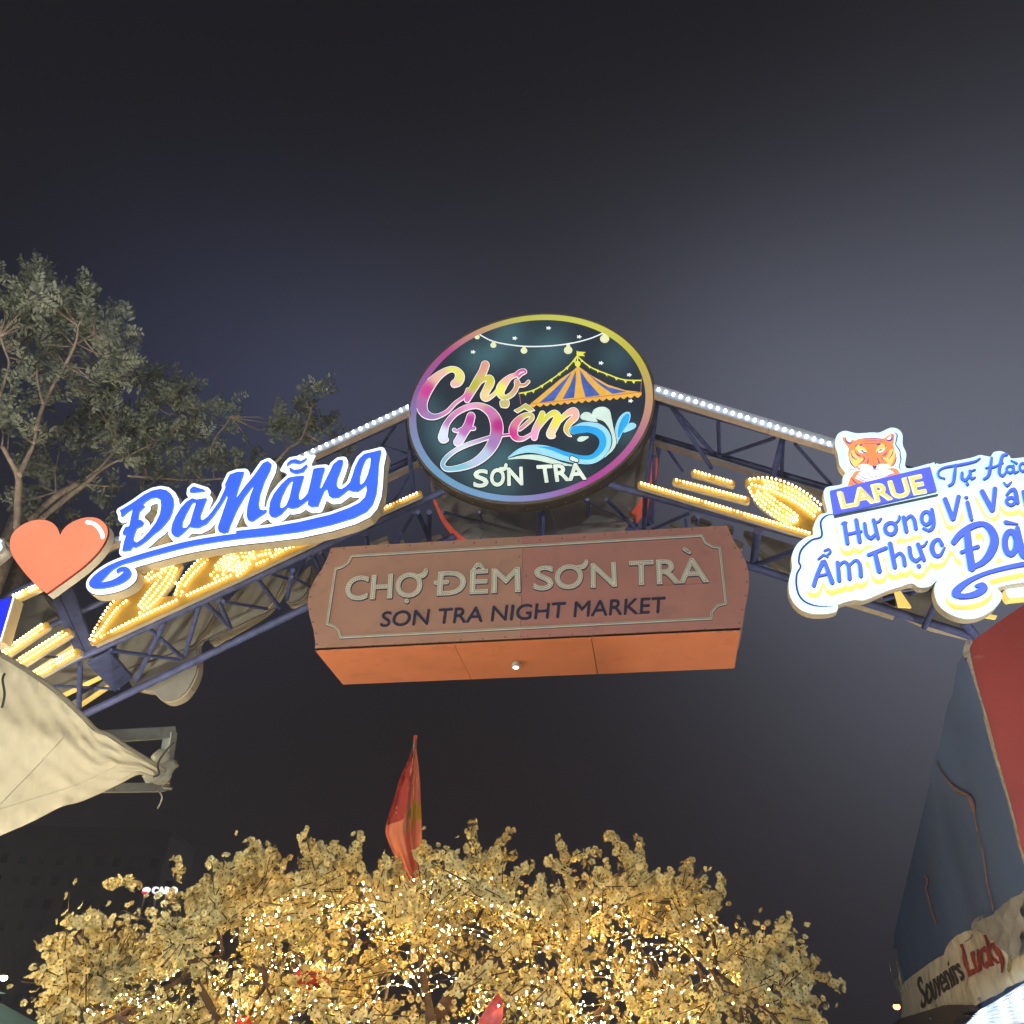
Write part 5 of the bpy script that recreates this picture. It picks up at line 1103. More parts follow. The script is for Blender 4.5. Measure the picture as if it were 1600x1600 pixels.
for pts in ([(510, 670), (300, 900), (50, 1160), (-80, 1290)], [(900, 905), (600, 1050), (300, 1150), (-60, 1260)]):
    L = [at(*Z0(a, b), 3.30+.9*max(0, min(1, (a/4.706+160)/430))**1.1+.10) for a, b in pts]; sm.path(catmull(L, False, .1), .0022, 4)
sm.build('seam', mat('tarpaulin_seam', (.62, .58, .47), .7), can)
hem = MB(); hem.path([at(a[0], a[1], 3.34+1.15*(i/(len(up)-1))**1.1) for i, a in enumerate(up)][::3], .010, 6); hem.build('rolled_hem', TARP, can, True)
ko = MB()
for q, r in [((1180, 860), .035), ((1210, 930), .045), ((1190, 1000), .04), ((1250, 930), .03), ((1120, 1000), .035)]: ko.ico(at(*Z0(*q), 4.5), r, sc=(1.3, .6, 1), nu=9, nv=6)
ko.V = [tuple(np.array(v)+RNG.normal(size=3)*.004) for v in ko.V]; ko.build('knotted_corner', TARP, can, True)
FRM = mat('galvanised_steel', (.34, .36, .34), .45, .55, var=.2, vscale=8, dirt_or_light=(8, .55, .75, (.18, .17, .14)))
sf = thing('steel_frame', 'open rectangle of galvanised box tube at the tip of the tarpaulin', 'steel frame', at(*Z0(1240, 1090), 4.75))
fa = at(*Z0(700, 715), 4.55); fb_ = at(*Z0(1255, 682), 4.75); fc = at(*Z0(1190, 1085), 4.75); fd = at(*Z0(700, 1090), 4.55)
for a, b, w in ((fa, fb_+(fb_-fa)*.04, .055), (fb_, fc, .055), (fd, fc+(fc-fd)*.03, .04)):
    mb = MB(); mb.bar(a, b, .045, w); mb.build('box_tube', FRM, sf)
WIRE = mat('thin_tie_wire', (.05, .05, .045), .6)
mb = MB(); mb.path([at(u, v, 4.4) for u, v in catmull([Z0(1280, 750), Z0(1200, 840), Z0(1160, 920), Z0(1170, 985), Z0(1125, 1005)], False, 2)], .005, 5)
tag(mb.build('tie_wire', WIRE, None, True, at_loc=at(*Z0(1165, 960), 4.4)), 'dark wire tying the tarpaulin tip to the steel frame', 'wire')
mb = MB(); mb.path([at(u, v, 4.7) for u, v in catmull([Z0(1160, 1100), Z0(1190, 1150), Z0(1180, 1200), Z0(1158, 1240)], False, 2)], .004, 5); mb.path([at(*Z0(1190, 1048), 4.7), at(*Z0(1250, 1052), 4.7)], .006, 5); mb.path([at(*Z0(1200, 1085), 4.7), at(*Z0(1265, 1096), 4.7)], .008, 5)
tag(mb.build('loose_string', mat('pale_string', (.35, .34, .28), .7), None, True, at_loc=at(*Z0(1180, 1150), 4.7)), 'pale loose string dangling under the corner of the steel frame', 'string')
mb = MB()
mb.path([at(u, v, 3.2) for u, v in catmull([(8, 1052), (4, 1062), (7, 1085), (3, 1106)], False, 2)], .004, 5)
tag(mb.build('tie_wire', WIRE, None, True, at_loc=at(5, 1080, 3.2)), 'dark wire loop on the tarpaulin at the left photo edge', 'wire')
# teal canopy and lamp bottom-left
tl = thing('teal_canopy', 'teal fabric stall canopy in the bottom left corner', 'canopy', at(0, 1600, 9))
TEAL = mat('teal_fabric', (.22, .44, .47), .7, var=.15, bump=.3, emit=(.05, .12, .13), es=.0)
V = []
for i in range(20):
    f = i/19
    for j in range(10):
        t = j/9; u = -160+f*240; v = (1566-46*0+f*0)+max(0, (u)*.56)+t*80-max(0, -u)*.05; V.append(at(u, v, 9-1.2*t+.05*math.sin(f*30)))
mk('fabric', V, [(i*10+j, i*10+j+1, (i+1)*10+j+1, (i+1)*10+j) for i in range(19) for j in range(9)], TEAL, tl, smooth=True)
V = [at(-100, 1530, 9.3), at(11, 1552, 9.3), at(-100, 1556, 9.3), at(-100, 1530, 9.5), at(11, 1552, 9.5), at(-100, 1556, 9.5)]
mk('upper_flap', V, [(0, 2, 1), (3, 4, 5), (0, 1, 4, 3), (1, 2, 5, 4)], TEAL, tl)
def lamp(label, u, v, d, r, col, es, arm, cat='lamp', watt=0):
    c = at(u, v, d); t = thing('lamp', label, cat, c)
    mb = MB(); mb.ico(c, r, nu=12, nv=8, sc=(1, 1, .8)); mb.build('bulb', mat('lamp_glass_'+cat.replace(' ', '_'), (.8, .8, .8), .3, emit=col, es=es, var=0), t, True)
    mb = MB(); mb.path([c+np.array([0, 0, r*.6]), *[np.array(a) for a in arm]], r*.22, 6); mb.tube(c+np.array([0, 0, r*.5]), c+np.array([0, 0, r*1.1]), r*.9, r*.4, n=10); mb.build('lamp_arm', mat('lamp_arm', (.25, .24, .22), .5, .5), t)
    return t
lamp('bright warm-white lamp just above the teal canopy at the left photo edge', 6, 1528, 9.6, .030, (1, .85, .55), 30, [at(-30, 1520, 9.6), at(-60, 1560, 9.6), at(-60, 1700, 9.6)], 'stall lamp')
p_ = at(1401, 1573, 34)
lamp('small orange street lamp in the distance left of the souvenir banner', 1401, 1573, 34, .11, (1, .40, .09), 9, [p_+np.array([.5, .1, .25]), p_+np.array([1.2, .2, .1]), np.array([p_[0]+1.4, p_[1]+.2, 0])], 'street lamp')

# ------------------------------------------------------------------ far dark building and rooftop sign
BLD = mat('dark_concrete', (.80, .70, .64), .8, var=.1, vscale=.3)
WDK = mat('dark_window_glass', (.02, .02, .02), .2)
bd = ray(100, 1560); 
def building(label, u0, u1, vtop, dist, rows, cols, u_first, u_step, v_first, v_step, group=None):
    a = ray(u0, 1600); b = ray(u1, 1600); nn = np.array([-(FW[0]), -FW[1], 0]); nn /= np.linalg.norm(nn)
    o_ = CAM-nn*dist; pl = Plane(o_, nn); n_ = pl.n
    ztop = pl.p((u0+u1)/2, vtop)[2]; x0 = pl.p(u0, 1590); x1 = pl.p(u1, 1590); x0[2] = 0; x1[2] = 0
    t = thing('building', label, 'building', (x0+x1)/2, group); back = -n_*14
    mb = MB(); up_ = np.array([0, 0, ztop]); V = [x0, x1, x1+back, x0+back]; V += [v+up_ for v in V]; mb.add(V, [(0, 1, 5, 4), (1, 2, 6, 5), (2, 3, 7, 6), (3, 0, 4, 7), (4, 5, 6, 7)]); mb.build('walls', BLD, t)
    mb = MB(); mb.box((x0+x1)/2+back/2+np.array([0, 0, ztop+.4]), (x1-x0)/2*1.01, back/2*1.01, (0, 0, .4)); mb.build('parapet', BLD, t)
    W = (x1-x0); L = np.linalg.norm(W); W /= L; src = None
    for r in range(rows):
        for c in range(cols):
            q = x0+W*(u_first+c*u_step)+np.array([0, 0, ztop-v_first-r*v_step])
            if src is None:
                mb = MB(); mb.box((0, 0, 0), W*.62, n_*.05, (0, 0, .72)); fo_ = mk('window', mb.V, mb.F, WDK); src = fo_.data
            else: fo_ = bpy.data.objects.new('window', src); COL.objects.link(fo_)
            fo_.parent = t; fo_.location = tuple(q+n_*.03-np.array(t.location))
    return t, pl, ztop, x0, W
building('tall dark concrete block with rows of unlit windows behind the tarpaulin', -170, 196, 1296, 150, 11, 12, 2.4, 3.15, 4.6, 3.35)
t, pl, zt, x0, W = building('very low dark building behind the blossom tree', 205, 420, 1430, 80, 2, 4, 2, 3.1, 2.6, 3.2)
rs = thing('rooftop_sign', 'small white letters with red and white emblem glowing above the blossom tree', 'sign', pl.p(255, 1400))
q = [(238, 1396.5), (277, 1396.5), (279, 1386), (239, 1386)]
vs, ts = text_px('CARO', q, .03); prism('white_letters', vs, ts, pl, .0, .25, [mat('lit_white_far', (.8, .8, .8), .3, emit=(.95, 1, .98), es=1.6, var=0)]*2, rs)
prism('emblem', *tri(Field([PG([(224, 1391), (229, 1387), (235, 1388), (234, 1393), (227, 1397)], True)], 2, .5)), pl, 0, .25, [mat('lit_white_far', 0)]*2, rs)
prism('emblem_red', *tri(Field([PG([(223, 1394), (230, 1394), (233, 1395), (228, 1399), (224, 1397)], True)], 2, .5)), pl, .26, .3, [mat('lit_red_far', (.7, .1, .1), .3, emit=(.9, .05, .12), es=1, var=0)]*2, rs)
mb = MB()
for u in (226, 245, 260, 275): mb.bar(pl.p(u, 1396, -.1), pl.p(u, 1396, -.1)*np.array([1, 1, 0])+np.array([0, 0, zt]), .12, .12)
mb.build('posts', BLD, rs)

# ------------------------------------------------------------------ green trees behind the arch
BARK = mat('pale_bark', (.50, .42, .35), .85, var=.3, vscale=14, bump=.5)
LEAF = mat('grey_green_foliage', (.33, .38, .31), .6, var=.4, vscale=1.2, spec=.25)
def leaf_spray(V, Fc, base, direction, L, nleaf, ll, lw):
    d = direction/np.linalg.norm(direction); x = np.cross(d, RNG.normal(size=3)); x /= np.linalg.norm(x); y = np.cross(d, x)
    for i in range(nleaf):
        f = (i+.5)/nleaf; c = base+d*L*f; s_ = 1 if i % 2 else -1
        out = x*s_*(.85)+d*.55+y*RNG.normal()*.35; out /= np.linalg.norm(out); l = ll*(1.1-.5*f)*RNG.uniform(.8, 1.15)
        side = np.cross(out, y+RNG.normal(size=3)*.4); side /= np.linalg.norm(side); k = len(V)
        V += [c, c+out*l*.5+side*lw, c+out*l, c+out*l*.5-side*lw]; Fc.append((k, k+1, k+2, k+3))
def green_tree(label, limbs, blobs, dist, trunk_px, nspray, seed):
    global RNG; RNG = np.random.default_rng(seed); random.seed(seed)
    b = at(*trunk_px, dist); base = np.array([b[0], b[1], 0]); t = thing('green_tree', label, 'tree', base, 'green trees behind the arch')
    mb = MB(); mb.path([base, base*.6+b*.4+np.array([.15, 0, 0]), b], [.17, .14, .11], 9)
    mb.build('trunk', BARK, t, True)
    br = MB(); ends = []
    for L in limbs:
        Q = catmull([(p[0], p[1], p[2]) for p in L], False, 10); dd_ = dist+RNG.uniform(-.4, .4)*0
        P = [at(q[0], q[1], dist-.55+.25*math.sin(i*.15)) for i, q in enumerate(Q)]
        br.path(P, [max(q[2], .5)/1307*dist*.5*1.15 for q in Q], 6); ends += [P[k] for k in range(0, len(P), 2)]
    V = []; Fc = []
    for (x, y, rx, ry, n) in blobs:
        for _ in range(int(n*.27)):
            a = RNG.uniform(0, 6.283); r = math.sqrt(RNG.uniform(0, 1)); u = x+rx*r*math.cos(a); v = y+9+ry*r*math.sin(a)
            c = at(u, v, dist+RNG.normal()*.35); out = np.array([RNG.normal()*.6, RNG.normal()*.6, .55+RNG.uniform(-.3, .7)])
            for q in range(4):
                leaf_spray(V, Fc, c+RNG.normal(size=3)*.07, out+RNG.normal(size=3)*.55, .27, 13, .105, .019)
            if ends and RNG.uniform() < .5:
                j = min(range(len(ends)), key=lambda k: np.linalg.norm(ends[k]-c)); e = ends[j]
                if np.linalg.norm(e-c) < 1.6: br.path([e, (e+c)/2+RNG.normal(size=3)*.04, c], [.012, .008, .005], 4)
    br.build('branches', BARK, t, True)
    ob = mk('crown', V, Fc, LEAF, t); ob['kind'] = 'stuff'
q4 = lambda L: [(p[0]/3.2, 400+p[1]/3.2, p[2]/3.2) for p in L]
green_tree('tall grey-green leafy tree with pale forked limbs rising behind the heart', [q4(L) for L in (
    [(85, 1360, 26), (90, 1200, 26), (92, 1100, 24), (50, 1020, 18), (10, 950, 14)], [(92, 1100, 22), (130, 1020, 18), (170, 940, 14)], [(180, 870, 16), (215, 750, 14), (280, 620, 12), (350, 500, 12), (385, 410, 9), (390, 350, 7)], [(385, 440, 7), (440, 405, 6), (500, 385, 4)], [(215, 740, 9), (190, 640, 7), (185, 560, 5)],
    [(0, 700, 11), (30, 600, 10), (45, 530, 9), (20, 460, 8), (0, 400, 7)], [(170, 940, 12), (185, 860, 12)])],
    [(25, 450, 30, 30, 42), (55, 440, 22, 20, 20), (70, 475, 28, 26, 38), (35, 500, 36, 32, 46), (132, 465, 22, 26, 34), (115, 495, 24, 26, 30), (98, 490, 16, 30, 18), (145, 500, 14, 18, 14), (60, 545, 34, 34, 34), (190, 498, 16, 14, 16), (172, 520, 20, 14, 20), (155, 545, 22, 18, 26), (185, 570, 22, 16, 22), (25, 560, 22, 22, 14), (118, 580, 24, 18, 18),
     (20, 660, 24, 18, 26), (48, 680, 16, 12, 12), (155, 600, 28, 18, 20), (0, 600, 14, 60, 14), (60, 600, 40, 30, 26), (215, 590, 14, 12, 10)], 12.5, (29, 810), 1, 3)
green_tree('wide low-branching grey-green tree behind the city-name sign', [q4(L) for L in (
    [(150, 1330, 30), (270, 1210, 26), (390, 1135, 22)], [(200, 1320, 22), (320, 1220, 20), (425, 1140, 18), (520, 1060, 12), (640, 1000, 8), (740, 950, 5)], [(425, 1140, 8), (500, 1150, 5), (600, 1150, 4)], [(100, 1230, 8), (280, 1180, 7), (400, 1120, 6)], [(280, 1180, 7), (275, 1080, 6)], [(1050, 1010, 6), (1070, 920, 6), (1140, 830, 5), (1160, 790, 4)], [(430, 1110, 8), (520, 1040, 9), (600, 930, 6)], [(740, 950, 4), (880, 860, 4), (900, 740, 3)], [(640, 1100, 10), (1000, 1120, 8), (1300, 1080, 7), (1400, 1010, 14), (1445, 960, 12), (1500, 925, 9), (1540, 830, 7), (1560, 740, 5)])],
    [(130, 650, 45, 30, 50), (180, 640, 40, 34, 50), (240, 590, 18, 26, 24), (262, 620, 28, 32, 50), (255, 680, 42, 34, 60), (225, 655, 30, 34, 30), (215, 700, 46, 26, 44), (150, 700, 50, 26, 44), (290, 610, 14, 20, 14), (305, 640, 14, 18, 18), (308, 665, 14, 20, 16), (362, 636, 15, 13, 14), (345, 660, 8, 10, 6), (330, 715, 30, 20, 22),
     (360, 710, 22, 22, 16), (90, 680, 30, 24, 24), (100, 730, 34, 20, 18), (40, 720, 34, 24, 16), (250, 740, 50, 20, 30), (170, 760, 46, 16, 16), (180, 600, 20, 14, 12), (315, 750, 30, 18, 10), (20, 770, 26, 30, 14), (60, 770, 50, 40, 22), (150, 780, 60, 26, 18), (300, 700, 40, 30, 16), (10, 850, 20, 50, 14), (478, 630, 22, 14, 20), (490, 608, 14, 10, 12), (442, 655, 16, 12, 18), (465, 668, 24, 16, 26), (500, 650, 12, 14, 12), (480, 690, 22, 10, 12), (410, 700, 12, 18, 10), (528, 668, 6, 10, 8), (540, 700, 22, 8, 8), (395, 690, 10, 12, 6), (420, 725, 26, 14, 12)], 13.5, (62, 812), 1, 5)
# ------------------------------------------------------------------ blossom tree with fairy lights
RNG = np.random.default_rng(21); random.seed(21)
DT = 6.2
cB = at(660, 1590, DT); cB[2] = 0
bt = thing('blossom_tree', 'broad artificial tree covered with pale yellow blossoms and warm fairy lights', 'blossom tree', cB)
FW2 = np.array([FW[0], FW[1], 0]); FW2 /= np.linalg.norm(FW2); RTT = np.array([FW2[1], -FW2[0], 0])
BR2 = mat('dark_brown_branch', (.085, .05, .032), .8, var=.3, vscale=20, bump=.4)
outline = [(50, 1600), (68, 1545), (80, 1498), (100, 1458), (142, 1434), (180, 1420), (215, 1424), (265, 1426), (300, 1410), (350, 1362), (395, 1342), (430, 1350), (470, 1340), (500, 1330), (545, 1335), (590, 1345), (640, 1352), (680, 1340), (720, 1330), (770, 1345), (800, 1370), (830, 1395), (860, 1400), (890, 1375), (930, 1350), (965, 1340), (1005, 1352), (1040, 1375), (1085, 1385), (1110, 1405), (1140, 1425), (1170, 1445), (1215, 1460), (1225, 1490), (1250, 1510), (1265, 1560), (1290, 1600), (1300, 1700), (0, 1700)]
ox = np.array([p[0] for p in outline[:-2]]); oy = np.array([p[1] for p in outline[:-2]])
def topv(u): return np.interp(u, ox, oy)+14+9*math.sin(u*.045)+7*math.sin(u*.11+1)
gaps = [(252, 1392, 40, 22)]+[(a+RNG.normal()*2, b, c*1.0, d) for a, b, c, d in zip(RNG.uniform(110, 1200, 26), RNG.uniform(1430, 1600, 26), RNG.uniform(7, 16, 26), RNG.uniform(6, 12, 26))]+[(262, 1490, 22, 18), (345, 1455, 16, 9), (845, 1455, 10, 20), (560, 1480, 14, 10), (480, 1495, 12, 10), (1075, 1450, 12, 9), (1140, 1480, 12, 8), (375, 1430, 14, 7), (700, 1440, 10, 8), (150, 1560, 14, 10), (655, 1440, 10, 7), (1005, 1470, 8, 14), (930, 1400, 12, 10), (170, 1500, 12, 6), (590, 1520, 20, 6), (1200, 1535, 12, 6), (420, 1570, 12, 8)]
tips = []
tries = 0
while len(tips) < 500 and tries < 9000:
    tries += 1
    u = RNG.uniform(68, 1290); v = topv(u)+abs(RNG.uniform(4, 330)) if RNG.uniform() < .7 else topv(u)+RNG.uniform(0, 40)
    if v > 1680: continue
    if any(((u-a)/c)**2+((v-b)/d)**2 < 1 for a, b, c, d in gaps): continue
    e = 1-((u-665)/640)**2; e = max(e, .05)
    tips.append((u, v, DT+RNG.uniform(-1.25, 1.35)*math.sqrt(e)))
# named sprays that stand out against the sky
hero = [[(283, 1370), (278, 1355), (272, 1345)], [(340, 1375), (360, 1358), (395, 1345), (420, 1345)], [(405, 1352), (398, 1330), (390, 1318)], [(425, 1350), (428, 1335), (430, 1325)], [(470, 1350), (498, 1340), (500, 1322)], [(540, 1352), (528, 1325), (522, 1318)], [(545, 1345), (558, 1328), (562, 1318)],
        [(745, 1355), (742, 1320), (736, 1300), (741, 1285)], [(760, 1350), (775, 1325), (790, 1310), (799, 1296)], [(765, 1340), (790, 1335), (805, 1338)], [(775, 1380), (795, 1378), (803, 1370)], [(893, 1390), (885, 1350), (878, 1325), (876, 1311)], [(888, 1365), (865, 1350), (860, 1342)], [(890, 1340), (910, 1332), (935, 1328)],
        [(985, 1360), (975, 1330), (960, 1312), (948, 1301)], [(1004, 1370), (1003, 1340), (998, 1308)], [(840, 1420), (845, 1400), (848, 1384)], [(1040, 1390), (1043, 1372), (1043, 1362)], [(1095, 1395), (1112, 1405), (1124, 1409)], [(1200, 1465), (1225, 1458), (1240, 1462)], [(1225, 1450), (1232, 1444)],
        [(1235, 1510), (1265, 1518), (1290, 1530), (1316, 1541)], [(1240, 1570), (1265, 1585), (1282, 1594)], [(215, 1385), (190, 1375), (168, 1382)], [(160, 1440), (120, 1440), (100, 1438)], [(110, 1480), (85, 1470), (72, 1474)], [(110, 1500), (80, 1520), (60, 1530)], [(120, 1570), (80, 1590), (62, 1595)], [(690, 1350), (672, 1330), (662, 1325)], [(1220, 1480), (1230, 1490), (1236, 1500)], [(310, 1420), (350, 1400), (400, 1398)], [(300, 1395), (360, 1380), (405, 1372)]]
fl = []   # blossom positions with facing
mbB = MB()
hub = at(640, 1900, DT)
mbT = MB(); mbT.path([cB, cB*.5+hub*.5+np.array([.05, 0, -.1]), hub], [.14, .12, .10], 9); mbT.build('trunk', BR2, bt, True)
nodes = []
for k in range(11):
    u = 90+k*112+RNG.uniform(-25, 25); v = topv(u)+105+RNG.uniform(-20, 50); d = DT+RNG.uniform(-.6, .6)
    e = at(u, v, d); mid = hub*.5+e*.5+RNG.normal(size=3)*.12+np.array([0, 0, -.06])
    P = catmull([hub, mid, e], False, .05); n_ = len(P); mbB.path(P, list(np.linspace(.055, .016, n_)), 7); nodes += list(P[n_//3:])
for k in range(60):
    a = nodes[RNG.integers(len(nodes))]; u = RNG.uniform(70, 1270); v = topv(u)+RNG.uniform(15, 200); e = at(u, v, DT+RNG.uniform(-.9, .9))
    j = min(range(0, len(nodes), 1), key=lambda q: np.linalg.norm(nodes[q]-e)); a = nodes[j]
    P = catmull([a, a*.5+e*.5+RNG.normal(size=3)*.05, e], False, .04); mbB.path(P, list(np.linspace(.015, .007, len(P))), 5); nodes += list(P[1:])
nodesA = np.array(nodes)
def twig(P, n, r0=.004):
    mbB.path(P[:-1] if len(P) > 3 else [P[0], P[1], P[1]*.4+P[2]*.6], list(np.linspace(r0, .0028, max(3, len(P)-1))), 4)
    for i in range(n):
        f = (i+RNG.uniform(.2, .8))/n; x = f*(len(P)-1); a = int(x); p = P[a]+(P[min(a+1, len(P)-1)]-P[a])*(x-a)
        d = RNG.normal(size=3); d[2] -= .1; d /= np.linalg.norm(d); fl.append((p+d*RNG.uniform(.01, .035), d*.8-FW*.25+RNG.normal(size=3)*.25, RNG.uniform(.75, 1.15)))
for u, v, d in tips:
    e = at(u, v, d); j = int(np.argmin(np.linalg.norm(nodesA-e, axis=1))); a = nodesA[j]; dist_ = np.linalg.norm(e-a)
    s_ = e+(a-e)/max(dist_, 1e-6)*min(dist_, .34); twig([s_, (s_+e)/2+RNG.normal(size=3)*.03, e+RNG.normal(size=3)*.02], 17)
    for q in range(3):
        e2 = e+RNG.normal(size=3)*.12; twig([(s_+e)/2, (s_+e)/4+e2/2, e2], 6, .003)
for _ in range(64):
    u = RNG.uniform(70, 1270); v = topv(u)+8; a = math.radians(-90+(u-665)/640*62+RNG.normal()*22); l = RNG.uniform(22, 52); b_ = RNG.normal()*.25
    if 190 < u < 300: continue
    hero.append([(u-math.cos(a)*14, v-math.sin(a)*14), (u+math.cos(a)*l*.5, v+math.sin(a)*l*.5), (u+math.cos(a+b_)*l, v+math.sin(a+b_)*l)])
for L in hero:
    d = DT+RNG.uniform(-.8, .3); Q = catmull([(p[0], p[1], 0) for p in L], False, 6); P = [at(q[0], q[1], d) for q in Q]; Ln = sum(math.dist(L[i], L[i+1]) for i in range(len(L)-1)); twig(P, int(Ln/1.45)+4, .005)
mbB.build('branches', BR2, bt, True)
PET = mat('pale_yellow_petal', (.74, .60, .26), .6, var=.40, vscale=4.5, trans=.30, dirt_or_light=(1.3, .46, .60, (.72, .72, .46)))  # paler patches put pale front light into the petal colour
def flower(V, Fc, c, nrm, r):
    n_ = nrm/np.linalg.norm(nrm); x = np.cross(n_, RNG.normal(size=3)); x /= np.linalg.norm(x); y = np.cross(n_, x); k = len(V); V.append(c-n_*r*.12)
    for i in range(5):
        t = i*2*math.pi/5+RNG.uniform(-.08, .08); w = .70; up_ = RNG.uniform(.05, .45)
        for tt, rr, h in ((t-w, .66, .10), (t-w*.5, 1.0, up_), (t+w*.5, 1.0, up_), (t+w, .66, .10)): V.append(c+(x*math.cos(tt)+y*math.sin(tt))*r*rr+n_*r*h)
        q = k+1+i*4; Fc.append((k, q, q+1, q+2, q+3))
order = sorted(range(len(fl)), key=lambda i: (fl[i][0]-CAM)@FW)
def vis(i):
    P = fl[i][0]-CAM; z = P@FW; u = 800+F*(P@R2)/z; v = 800-F*(P@U2)/z; return 0 < u < 1600 and v < 1600
near = [i for i in order if vis(i)][:300]; ns = set(near)
CENT = mat('dull_flower_centre', (.30, .20, .05), .8)
src = []
for q in range(4):
    V = []; Fc = []; flower(V, Fc, np.zeros(3), np.array([0, 0, 1.]), 1.0); mi = [0]*5; k = len(V)
    V += [np.array([.24*math.cos(a), .24*math.sin(a), .02]) for a in np.linspace(0, 6.283, 6)[:-1]]; Fc.append((k, k+1, k+2, k+3, k+4)); mi.append(1)
    me = bpy.data.meshes.new('blossom'); me.from_pydata([tuple(v) for v in V], [], Fc); me.materials.append(PET); me.materials.append(CENT); me.polygons.foreach_set('material_index', np.array(mi, dtype=np.int32)); src.append(me)
FR = .0222
for i in near:
    c, n_, s_ = fl[i]; ob = bpy.data.objects.new('blossom', src[i % 4]); COL.objects.link(ob); ob.parent = bt; ob.location = tuple(c-cB)
    ob.rotation_mode = 'QUATERNION'; ob.rotation_quaternion = Vector(n_).to_track_quat('Z', 'Y'); ob.scale = (FR*s_,)*3
V = []; Fc = []; MI = []
for i in order:
    if i in ns: continue
    c, n_, s_ = fl[i]; flower(V, Fc, c, n_, FR*s_); MI += [0]*5
    nn = n_/np.linalg.norm(n_); x = np.cross(nn, [.3, .5, .8]); x /= np.linalg.norm(x); y = np.cross(nn, x); k = len(V)
    V += [c+nn*FR*.04+(x*math.cos(a)+y*math.sin(a))*FR*.25 for a in np.linspace(0, 6.283, 6)[:-1]]; Fc.append((k, k+1, k+2, k+3, k+4)); MI.append(1)
ob = mk('remaining_blossoms', V, Fc, [PET, CENT], bt, MI); ob['kind'] = 'stuff'
# fairy lights
fs = thing('fairy_lights', 'strings of warm fairy lights wound through the blossom tree', 'string lights', at(660, 1500, DT))
FLM = mat('fairy_light_glass', (.9, .8, .5), .3, emit=(1.0, .60, .18), es=420, var=0)
pts = []
wires = MB()
for s_ in range(84):
    u = RNG.uniform(120, 1120); v = topv(u)+RNG.uniform(15, 210); d = DT+RNG.uniform(-1.2, .9); L = []
    ang = RNG.uniform(-.5, 1.9)
    for k in range(15):
        L.append(at(u, v, d)); ang += RNG.normal()*.7; u += 15*math.cos(ang)+RNG.normal()*3; v += 11*math.sin(ang)+2+RNG.normal()*3; d += RNG.normal()*.14
        if v < topv(u)+18: v = topv(u)+18; ang = abs(ang)
        if v > 1640: break
    if len(L) > 2: wires.path(L, .003, 4)
    pts += L
u_ = [(375, 1432), (385, 1436), (396, 1438), (408, 1439), (418, 1443)]; L = [at(a, b, DT-.6) for a, b in [(345, 1428), (355, 1434), *u_]]; wires.path(L, .003, 4); pts += L
L = [at(a, b, DT-.6) for a, b in [(388, 1440), (380, 1450), (370, 1460), (362, 1470)]]; wires.path(L, .003, 4); pts += L
wires.build('wire', mat('clear_wire', (.4, .35, .2), .5), fs)
lm = MB(); lm.ico((0, 0, 0), 1, nu=6, nv=4, sc=(1, 1, 1.4)); me = None
pts = sorted(pts, key=lambda p: (p-CAM)@FW)
for i, p in enumerate(pts[:300]):
    if me is None: ob = mk('fairy_bulb', lm.V, lm.F, FLM, smooth=True); me = ob.data
    else: ob = bpy.data.objects.new('fairy_bulb', me); COL.objects.link(ob)
    ob.parent = fs; ob.location = tuple(p-np.array(fs.location)); ob.scale = (.0029,)*3
if len(pts) > 300:
    lm = MB()
    for p in pts[300:]: lm.ico(p, .0037, nu=6, nv=4)
    ob = lm.build('remaining_fairy_bulbs', FLM, fs); ob['kind'] = 'stuff'
# red ornaments
REDC = mat('red_paper', (.55, .05, .03), .5, var=.2, vscale=10, trans=.3)
def patch(name, label, cat, outl, d, group=None, ma=None, bulge=.05):
    f = Field([PG(outl, False)], 2, .8); vs, ts = tri(f, 0, 5); cx, cy = vs.mean(0); R_ = np.hypot(*(vs-[cx, cy]).T).max()
    V = [at(u, v, d-bulge*(1-(math.hypot(u-cx, v-cy)/R_)**2)) for u, v in vs]; n_ = len(V); V += [at(u, v, d+.03) for u, v in vs]
    Fc = list(ts)+[(c+n_, b+n_, a+n_) for a, b, c in ts]; tag(mk(name, V, Fc, ma or REDC, None, smooth=True, at_loc=at(cx, cy, d)), label, cat, group)
patch('paper_lantern', 'round red paper lantern half hidden among the left blossoms', 'lantern', [(458, 1530), (462, 1518), (478, 1508), (492, 1509), (508, 1518), (514, 1535), (510, 1548), (490, 1552), (468, 1552), (457, 1545)], DT-.55)
patch('red_envelope', 'pointed dark red ornament leaf at the bottom centre of the blossoms', 'ornament', [(778, 1551), (786, 1565), (786, 1590), (780, 1620), (750, 1620), (747, 1595), (760, 1575)], DT-1.6, ma=mat('crinkled_red_foil', (.36, .05, .06), .45, var=.35, vscale=18, bump=.6))
patch('red_envelope', 'red ornament at the bottom edge below the left fairy lights', 'ornament', [(366, 1602), (372, 1590), (385, 1586), (393, 1594), (390, 1625), (366, 1625)], DT-.9)

